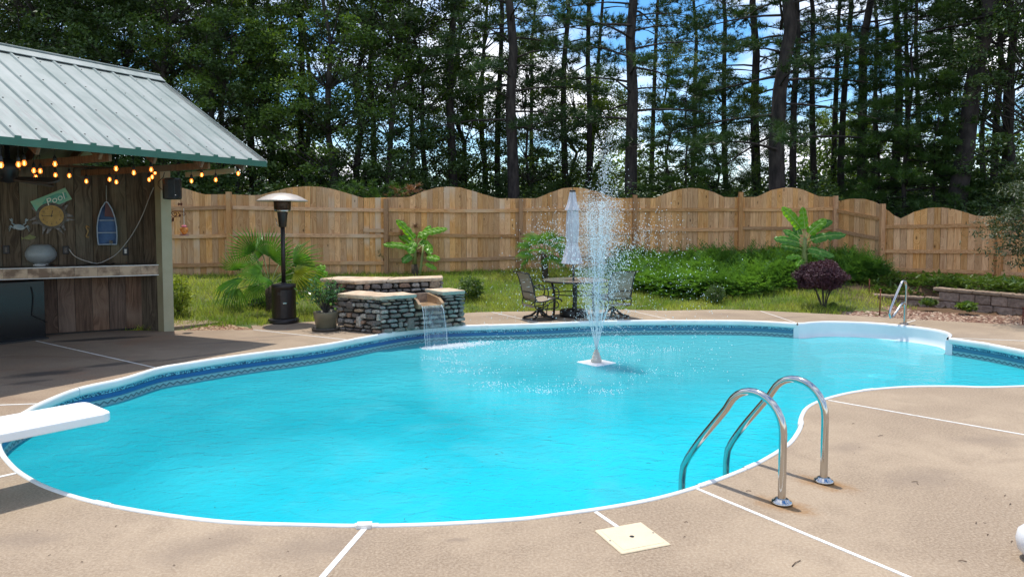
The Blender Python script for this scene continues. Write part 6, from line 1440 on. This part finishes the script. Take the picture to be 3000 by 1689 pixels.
# ---- banana plants
def banana_leaf(parent, base, arch, tip, width, face, m, name='leaf', seed=0):
    base, arch, tip = Vector(base), Vector(arch), Vector(tip); path = cr_path([base, arch, arch.lerp(tip, .5)+Vector((0, 0, .05*(tip-arch).length)), tip], .05); n = len(path)
    face = Vector(face).normalized(); mb = MB(); r_ = random.Random(seed); Lp = [0]
    for i in range(1, n): Lp.append(Lp[-1]+(path[i]-path[i-1]).length)
    tot = Lp[-1]; start = (arch-base).length*.75; vs = []; rows = 0; prev = None
    for i in range(n):
        t = (Lp[i]-start)/(tot-start)
        if t < 0: continue
        w_ = width*.5*min(1, (t/.10)**.6 if t > 0 else 0)*(1-max(0, (t-.62)/.38)**2.2)**.7 if t < 1 else 0.0
        w_ *= (1-.30*r_.random()*(i % 3 == 0)); tg = (path[min(i+1, n-1)]-path[max(i-1, 0)]).normalized(); sd_ = tg.cross(face).normalized(); nn = sd_.cross(tg).normalized()
        sag = .22+.06*math.sin(i*1.7+seed); pl = nn*(.012 if i % 2 else -.006)
        vs += [path[i]-sd_*w_-nn*w_*sag+pl, path[i]-sd_*w_*.5+nn*w_*.06+pl, path[i]+nn*0, path[i]+sd_*w_*.5+nn*w_*.06+pl, path[i]+sd_*w_-nn*w_*sag+pl]; rows += 1
    mb.add(vs, [(i*5+j, i*5+j+1, (i+1)*5+j+1, (i+1)*5+j) for i in range(rows-1) for j in range(4)], False); lf = mb.put(name, m, parent)
    MB().tube(path, [.010*(1-.8*i/(n-1)) for i in range(n)], 6).put('midrib', M['midrib'], lf); return lf
M['midrib'] = mat('pale_midrib', (.42, .50, .16), (.34, .42, .12), .5, scale=6)
b2 = PD(2358, 790, 16.4); b2.z = gz(b2.x, b2.y)
bn2 = thing('banana_plant', 'large banana plant with broad bright leaves on the juniper bank behind the purple shrub', 'banana plant', b2, 0, 'banana plants in the yard'); D2 = b2.y
def q2(x, y, dy=0): return PD(x, y, D2+dy)-b2
MB().tube([(0, 0, -.1), q2(2357, 770)*1, q2(2357, 720), q2(2358, 695)], [.075, .07, .05, .035], 12).put('stem', M['bananastem'], bn2)
for i, (bx, by, ax_, ay, tx, ty, dy, w_, fc_, m_) in enumerate([
    (2356, 695, 2346, 668, 2290, 606, .05, .24, (-.2, -1, .2), 'banana'), (2358, 695, 2358, 670, 2351, 605, -.05, .22, (.15, -1, .1), 'banana'), (2360, 700, 2370, 684, 2422, 641, -.15, .24, (-.1, -.9, .6), 'banana'), (2362, 700, 2395, 668, 2440, 647, .35, .2, (0, -1, .5), 'banana2'),
    (2362, 712, 2376, 702, 2480, 687, -.1, .25, (0, -.85, .7), 'banana2'), (2360, 735, 2370, 728, 2446, 752, -.3, .25, (.2, -.8, .8), 'banana2'), (2354, 712, 2342, 700, 2292, 674, .1, .2, (-.1, -.9, .7), 'banana2'), (2354, 725, 2342, 712, 2266, 700, -.15, .24, (0, -.85, .7), 'banana2'),
    (2354, 738, 2346, 730, 2284, 720, .2, .2, (0, -.9, .6), 'banana2'), (2354, 758, 2345, 750, 2302, 756, -.2, .16, (0, -.7, .9), 'banana'), (2356, 765, 2350, 760, 2333, 782, -.4, .16, (-.6, -1, .3), 'banana'), (2360, 750, 2372, 742, 2420, 760, .3, .2, (0, -.8, .8), 'banana2'), (2352, 700, 2340, 690, 2330, 660, .4, .2, (-.2, -1, .3), 'banana2')]):
    banana_leaf(bn2, q2(bx, by), q2(ax_, ay, dy*.4), q2(tx, ty, dy), w_, fc_, M[m_], seed=i)
b1 = lawn_hit(1216, 809); D3 = b1.y; bn1 = thing('banana_plant', 'small banana plant with drooping bright leaves behind the stone fountain', 'banana plant', b1, 0, 'banana plants in the yard')
def q1(x, y, dy=0): return PD(x, y, D3+dy)-b1
MB().tube([(0, 0, -.12), q1(1216, 795), q1(1214, 774)], [.10, .09, .075], 12).put('old_trunk', M['palm_trunk'], bn1)
MB().tube([(.1, -.05, -.1), q1(1232, 790, -.05), q1(1238, 745, -.05), q1(1240, 720)], [.04, .035, .03, .02], 10).put('stem', M['bananastem'], bn1); MB().tube([q1(1214, 775), q1(1216, 745), q1(1218, 715)], [.06, .04, .025], 10).put('stem', M['bananastem'], bn1)
for i, (bx, by, ax_, ay, tx, ty, dy, w_, fc_, m_) in enumerate([
    (1218, 720, 1212, 700, 1160, 643, .0, .20, (-.2, -1, .3), 'banana'), (1220, 715, 1228, 690, 1312, 670, -.1, .22, (0, -.85, .7), 'banana'), (1216, 735, 1200, 725, 1121, 716, -.1, .20, (0, -.85, .7), 'banana'), (1222, 720, 1240, 695, 1262, 660, .2, .2, (-.1, -1, .4), 'banana'),
    (1218, 725, 1215, 710, 1200, 745, -.35, .22, (0, -1, .3), 'banana'), (1236, 740, 1250, 715, 1262, 745, -.3, .22, (.2, -1, .2), 'banana'), (1238, 760, 1250, 752, 1290, 760, -.1, .22, (0, -.8, .8), 'banana'), (1236, 780, 1248, 772, 1280, 790, -.15, .14, (0, -.7, .9), 'banana'),
    (1214, 750, 1205, 748, 1178, 770, -.2, .20, (0, -.9, .6), 'banana2'), (1216, 755, 1200, 752, 1175, 758, .2, .18, (0, -.9, .6), 'banana2'), (1222, 730, 1235, 720, 1245, 700, .3, .2, (0, -1, .2), 'banana2'), (1215, 730, 1200, 710, 1168, 690, .3, .18, (-.2, -1, .3), 'banana')]):
    banana_leaf(bn1, q1(bx, by), q1(ax_, ay, dy*.4), q1(tx, ty, dy), w_, fc_, M[m_], seed=20+i)
b0 = lawn_hit(905, 850); ys = thing('young_banana', 'young banana sprout with limp pale leaves beyond the fan palm', 'banana plant', b0); D4 = b0.y
def q0f(x, y, dy=0): return PD(x, y, D4+dy)-b0
MB().tube([(0, 0, -.1), q0f(905, 810)], [.03, .02], 8).put('stem', M['bananastem'], ys)
for i, (ax_, ay, tx, ty, w_) in enumerate([(912, 790, 880, 742, .22), (930, 790, 955, 785, .2), (935, 800, 958, 808, .22), (925, 805, 940, 830, .2), (900, 800, 870, 820, .2)]): banana_leaf(ys, q0f(905, 812), q0f(ax_, ay), q0f(tx, ty, -.1), w_, (0, -1, .5), M['banana'], seed=50+i)
# ---- purple shrub
sb_ = lawn_hit(2413, 902); ps = thing('purple_shrub', 'rounded dark purple loropetalum shrub on bare branching stems', 'shrub', sb_); D5 = sb_.y
rs = np.random.RandomState(6); n = 15000; p = unit(rs.normal(size=(n, 3)))*rs.uniform(.35, 1, (n, 1))**.45; p = p*(1+.10*np.sin(p[:, :1]*7)+.09*np.cos(p[:, 1:2]*9)+.07*np.sin(p[:, 2:3]*8+1))
c_ = PD(2407, 806, D5)-sb_; rxp = 74*D5/F; p = p*np.array([rxp, rxp*.95, .275])+np.array(c_); p[:, 2] += -.05*((p[:, 0]-c_.x)/rxp)**2
link('foliage', leaves_at('foliage', p, .036, M['purple'], rs, .25, 0, .65), ps)
for i in range(9):
    a = i*.7; e = Vector((math.cos(a)*rxp*.7, math.sin(a)*rxp*.6, c_.z-.08)); mid_ = Vector((e.x*.35+rnd.uniform(-.04, .04), e.y*.35, c_.z*.45+rnd.uniform(-.05, .05)))
    m = MB(); m.tube(cr_path([Vector((e.x*.05, e.y*.05, -.03)), mid_, Vector((e.x*.75, e.y*.75, c_.z*.75)), e], .06), .012, 6)
    for j in range(4): q = mid_.lerp(e, .3+.2*j); m.tube([q, q+Vector((rnd.uniform(-.15, .15), rnd.uniform(-.12, .12), .16))], [.006, .003], 4)
    m.put('stem', M['bark2'], ps)
# ---- small shrubs
def leafy(name, label, cat, loc, r, h, n, m, leaf, seed, stems=6):
    rs_ = np.random.RandomState(seed); p_ = unit(rs_.normal(size=(n, 3)))*rs_.uniform(.2, 1, (n, 1))**.5; p_[:, 2] = (p_[:, 2]*.5+.5); p_ = p_*np.array([r, r, h]); p_ += rs_.normal(0, r*.08, p_.shape)
    t_ = thing(name, label, cat, loc); link('foliage', leaves_at('foliage', p_, leaf, m, rs_, .3, 0, .45), t_); mm = MB()
    for k in range(stems): a = k*1.1; mm.tube([(0, 0, -.02), (math.cos(a)*r*.4, math.sin(a)*r*.4, h*.5), (math.cos(a)*r*.7, math.sin(a)*r*.7, h*.85)], [.008, .006, .003], 4, cap=False)
    mm.put('stems', M['bark2'], t_); return t_
leafy('small_shrub', 'small dark upright shrub at the foot of the juniper bank', 'shrub', lawn_hit(2096, 890), .22, .42, 1100, M['leaf_dark'], .045, 61)
leafy('golden_shrub', 'yellow green variegated shrub hugging the pavilion post', 'shrub', lawn_hit(524, 925), .24, .75, 1500, leafmat('golden_leaves', (.38, .42, .06), (.16, .26, .04), .45), .055, 62)
leafy('milkweed_clump', 'leafy green weed clump beside the stone fountain', 'plant', lawn_hit(1378, 880), .30, .50, 900, M['leaf_mid'], .075, 63)
leafy('liriope_tuft', 'grassy liriope tuft in front of the low end of the block wall', 'plant', PD(2722, 893, 13.9)*1, .15, .12, 260, M['leaf_mid'], .09, 64)
leafy('liriope_tuft', 'grassy liriope tuft in front of the tall end of the block wall', 'plant', PD(2832, 908, 13.3)*1, .17, .15, 320, M['leaf_mid'], .1, 65)
leafy('seedling_weed', 'tiny weed sprouting by the purple shrub in the rocks', 'plant', P(2442, 905), .09, .14, 160, M['leaf_dark'], .05, 66)
leafy('palm_skirt_weeds', 'dark weeds crowding the fan palm foot', 'plant', lawn_hit(770, 900), .3, .2, 700, M['leaf_dark'], .06, 67)
for i, (x, y) in enumerate(((1215, 915), (860, 915))): pass
# ---- citrus foliage (part of the potted plant)
rs = np.random.RandomState(15); bm_ = MB(); pts = []
for k in range(26):
    a = k*2.399; el = rs.uniform(.35, 1.35); L_ = rs.uniform(.35, .62)*(1.15 if k in (3, 8, 15) else 1); d = Vector((math.cos(a)*math.cos(el), math.sin(a)*math.cos(el)*.8, math.sin(el)*.95)); e = Vector((0, 0, .30))+d*L_+Vector((0, 0, -.05*(el < .6)))
    mid_ = Vector((0, 0, .32))+d*L_*.5+Vector((0, 0, .05)); bm_.tube([(0, 0, .26), mid_, e], [.009, .006, .003], 5, cap=False)
    for j in range(26): t = rs.uniform(.35, 1.05); q = (mid_.lerp(e, (t-.5)*2) if t > .5 else Vector((0, 0, .3)).lerp(mid_, t*2)); pts.append(tuple(q+Vector(rs.normal(0, .042, 3))))
bm_.put('branches', M['bark2'], pp); link('foliage', leaves_at('foliage', np.array(pts), .058, M['citrus'], rs, .35, .2, .5), pp)
for (x, y, z) in ((.11, -.12, .44), (.17, -.08, .36)): MB().lathe([(.001, -.024), (.017, -.015), (.022, 0), (.017, .015), (.001, .024)], 12, (x, y, z)).put('green_fruit', mat('lime_fruit', (.20, .34, .05), None, .4), pp)
# ---- Japanese maple at the right edge
mb0 = Vector((9.75, 12.35, .36)); mpl = thing('japanese_maple', 'feathery japanese maple arching in from the picture edge over the fence', 'tree', mb0)
MB().tube(cr_path([Vector((0, 0, -.1)), Vector((.05, 0, .6)), Vector((-.1, 0, 1.2)), Vector((-.2, .05, 1.8)), Vector((.1, 0, 2.5))], .15), .05, 8).put('trunk', M['bark2'], mpl)
rs = np.random.RandomState(44); T = []; br = MB()
for k in range(120):
    x = rs.uniform(2930, 3190); y = rs.uniform(450, 770); lim = 2925 if 610 < y < 730 else 2955
    if x < lim+abs(y-665)*.25 or (y > 740 and x < 2960): continue
    c = PD(x, y, 12.35+rs.uniform(-.8, .8))-mb0; nl_ = 120
    tx = rs.normal(0, 1, (nl_, 3))*np.array([.24, .22, .035]); tx[:, 2] -= .16*np.abs(tx[:, 0]); T.append(np.array(c)+tx)
    if rs.rand() < .5: br.tube([Vector((-.1, 0, 1.5)), c*.6+Vector((0, 0, .6)), c], [.018, .012, .004], 4, cap=False)
br.put('branches', M['bark2'], mpl); link('crown', leaves_at('crown', np.concatenate(T), .075, M['maple'], rs, .6, .5, .30), mpl)
# ---- juniper bank
def sprays(n, region, m, name, label, L0=.40, seed=9, up=.30, dirb=(-.35, -1.0)):
    rs_ = np.random.RandomState(seed); A_1, B_1, C_1 = [], [], []; k = 0; tries = 0
    while k < n and tries < n*30:
        tries += 1; r_ = region(rs_)
        if r_ is None: continue
        base = np.array(r_[:3]); Ls = L0*rs_.uniform(.6, 1.25)*r_[3]; d = np.array([dirb[0]+rs_.normal(0, .7), dirb[1]+rs_.normal(0, .6), up+rs_.normal(0, .22)]); d /= np.linalg.norm(d)
        s = np.cross(d, [0, 0, 1]); s /= np.linalg.norm(s); u_ = np.cross(s, d)
        for j in range(11):
            t = (j+1)/11; p_ = base+d*Ls*t+u_*(-.10*t*t*Ls); side = (-1)**j; l_ = Ls*.30*(1.15-t*.8); e = p_+(d*.8+s*side*.75+u_*rs_.uniform(-.1, .45))*l_; w__ = np.cross((e-p_), u_+s*.3); w__ = w__/max(1e-6, np.linalg.norm(w__))*.014
            A_1.append(p_-w__); B_1.append(p_+w__); C_1.append(e)
        k += 1
    return tag(link(name, tris(name, np.array(A_1), np.array(B_1), np.array(C_1), m)), label, None, None, 'stuff')
def reg_j(rs_):
    x = rs_.uniform(2.5, 9.5); y = rs_.uniform(15.1, 19.0); w_ = in_juniper(x, y)
    if w_ < .12: return None
    lump = .04+.19*(math.sin(x*2.3+y*1.7)*math.sin(y*2.9-x*.8)*.5+.5)
    return (x, y, gz(x, y)+w_*lump+rs_.uniform(-.03, .16)*w_, .75+.5*w_)
sprays(11000, reg_j, M['juniper'], 'juniper_bank', 'wide bank of feathery creeping juniper sloping up to the fence')
def reg_h(rs_):
    x = rs_.uniform(8.0, 12.5); y = rs_.uniform(12.0, 16.6); s_ = wall_side(x, y)
    if s_ < .03 or s_ > 1.9: return None
    h_ = .22 if x > 8.7 else .12
    return (x, y, gz(x, y)+rs_.uniform(0, h_), .62)
sprays(5200, reg_h, M['hedge'], 'ground_cover', 'low green ground cover spilling over the block retaining wall', .24, 10)
# ---- lawn grass
rs = np.random.RandomState(2); G = []; n = 175000
X = rs.uniform(-9.5, 8.8, n); Yg = rs.uniform(11.4, 19.1, n)
ye = np.array([deck_edge(x) for x in X]); yf = np.interp(X, fxs, fys)
keep = (Yg > ye+.01) & (Yg < yf-.02); X, Yg = X[keep], Yg[keep]
clump = np.sin(X*3.1+np.sin(Yg*2.3)*1.5)*np.sin(Yg*3.7+X*.6); keep = rs.rand(len(X)) < (.55+.45*np.clip(clump+.5, 0, 1)); X, Yg = X[keep], Yg[keep]
ks = []
for i in range(len(X)):
    x, y = X[i], Yg[i]; ok = True
    if x > 2.4: ok = in_juniper(x, y) < .2
    if ok and x > 6.3: ok = (y > deck_edge(x)+.3+(x-6.3)*.9) and x < 8.3 and rs.rand() < max(.05, 1-(x-6.3)*.45)
    if ok and x < -3.2 and y < deck_edge(x)+.25 and -5.6 < x < -4.0: ok = y > 12.35
    ks.append(ok)
ks = np.array(ks); X, Yg = X[ks], Yg[ks]; n = len(X); Z = np.array([gz(x, y) for x, y in zip(X, Yg)])
base = np.stack([X, Yg, Z-.005], 1); a = rs.uniform(0, 6.283, n); hgt = rs.uniform(.035, .10, n)*(1+.5*np.sin(X*1.7+Yg*2.1)**2); hgt *= np.where(rs.rand(n) < .04, 1.7, 1)
d = np.stack([np.cos(a), np.sin(a), np.zeros(n)], 1); w_ = .0055+.004*rs.rand(n); lean_ = rs.uniform(.2, .9, n)*hgt; b_ = rs.uniform(0, 6.283, n); tip = base+np.stack([np.cos(b_)*lean_, np.sin(b_)*lean_, hgt], 1)
def grass_mat():
    g = NG('lawn_grass'); pos = g.n('ShaderNodeNewGeometry'); c = g.mix(g.ramp(g.noise(pos.outputs['Position'], .9, 4, .6), .38, .62), (.24, .37, .035), (.46, .52, .075))
    r = g.n('ShaderNodeValToRGB'); r.color_ramp.elements[0].color = (.6, .6, .6, 1); r.color_ramp.elements[1].color = (1.35, 1.3, 1.2, 1); g.l(pos.outputs['Random Per Island'], r.inputs['Fac']); c = g.mix(1.0, c, r.outputs[0], 'MULTIPLY')
    c = g.mix(g.math('GREATER_THAN', pos.outputs['Random Per Island'], .93), c, (.30, .24, .10))
    g.l(c, g.b.inputs['Base Color']); g.b.inputs['Roughness'].default_value = .6; t = g.n('ShaderNodeBsdfTranslucent'); g.l(c, t.inputs[0]); x = g.n('ShaderNodeMixShader'); x.inputs[0].default_value = .45; g.l(g.b.outputs[0], x.inputs[1]); g.l(t.outputs[0], x.inputs[2]); g.l(x.outputs[0], g.o.inputs['Surface']); return g.m
tag(link('grass', tris('grass', base-d*w_[:, None], base+d*w_[:, None], tip, grass_mat())), 'sunlit lawn grass sloping up to the fence', None, None, 'stuff')
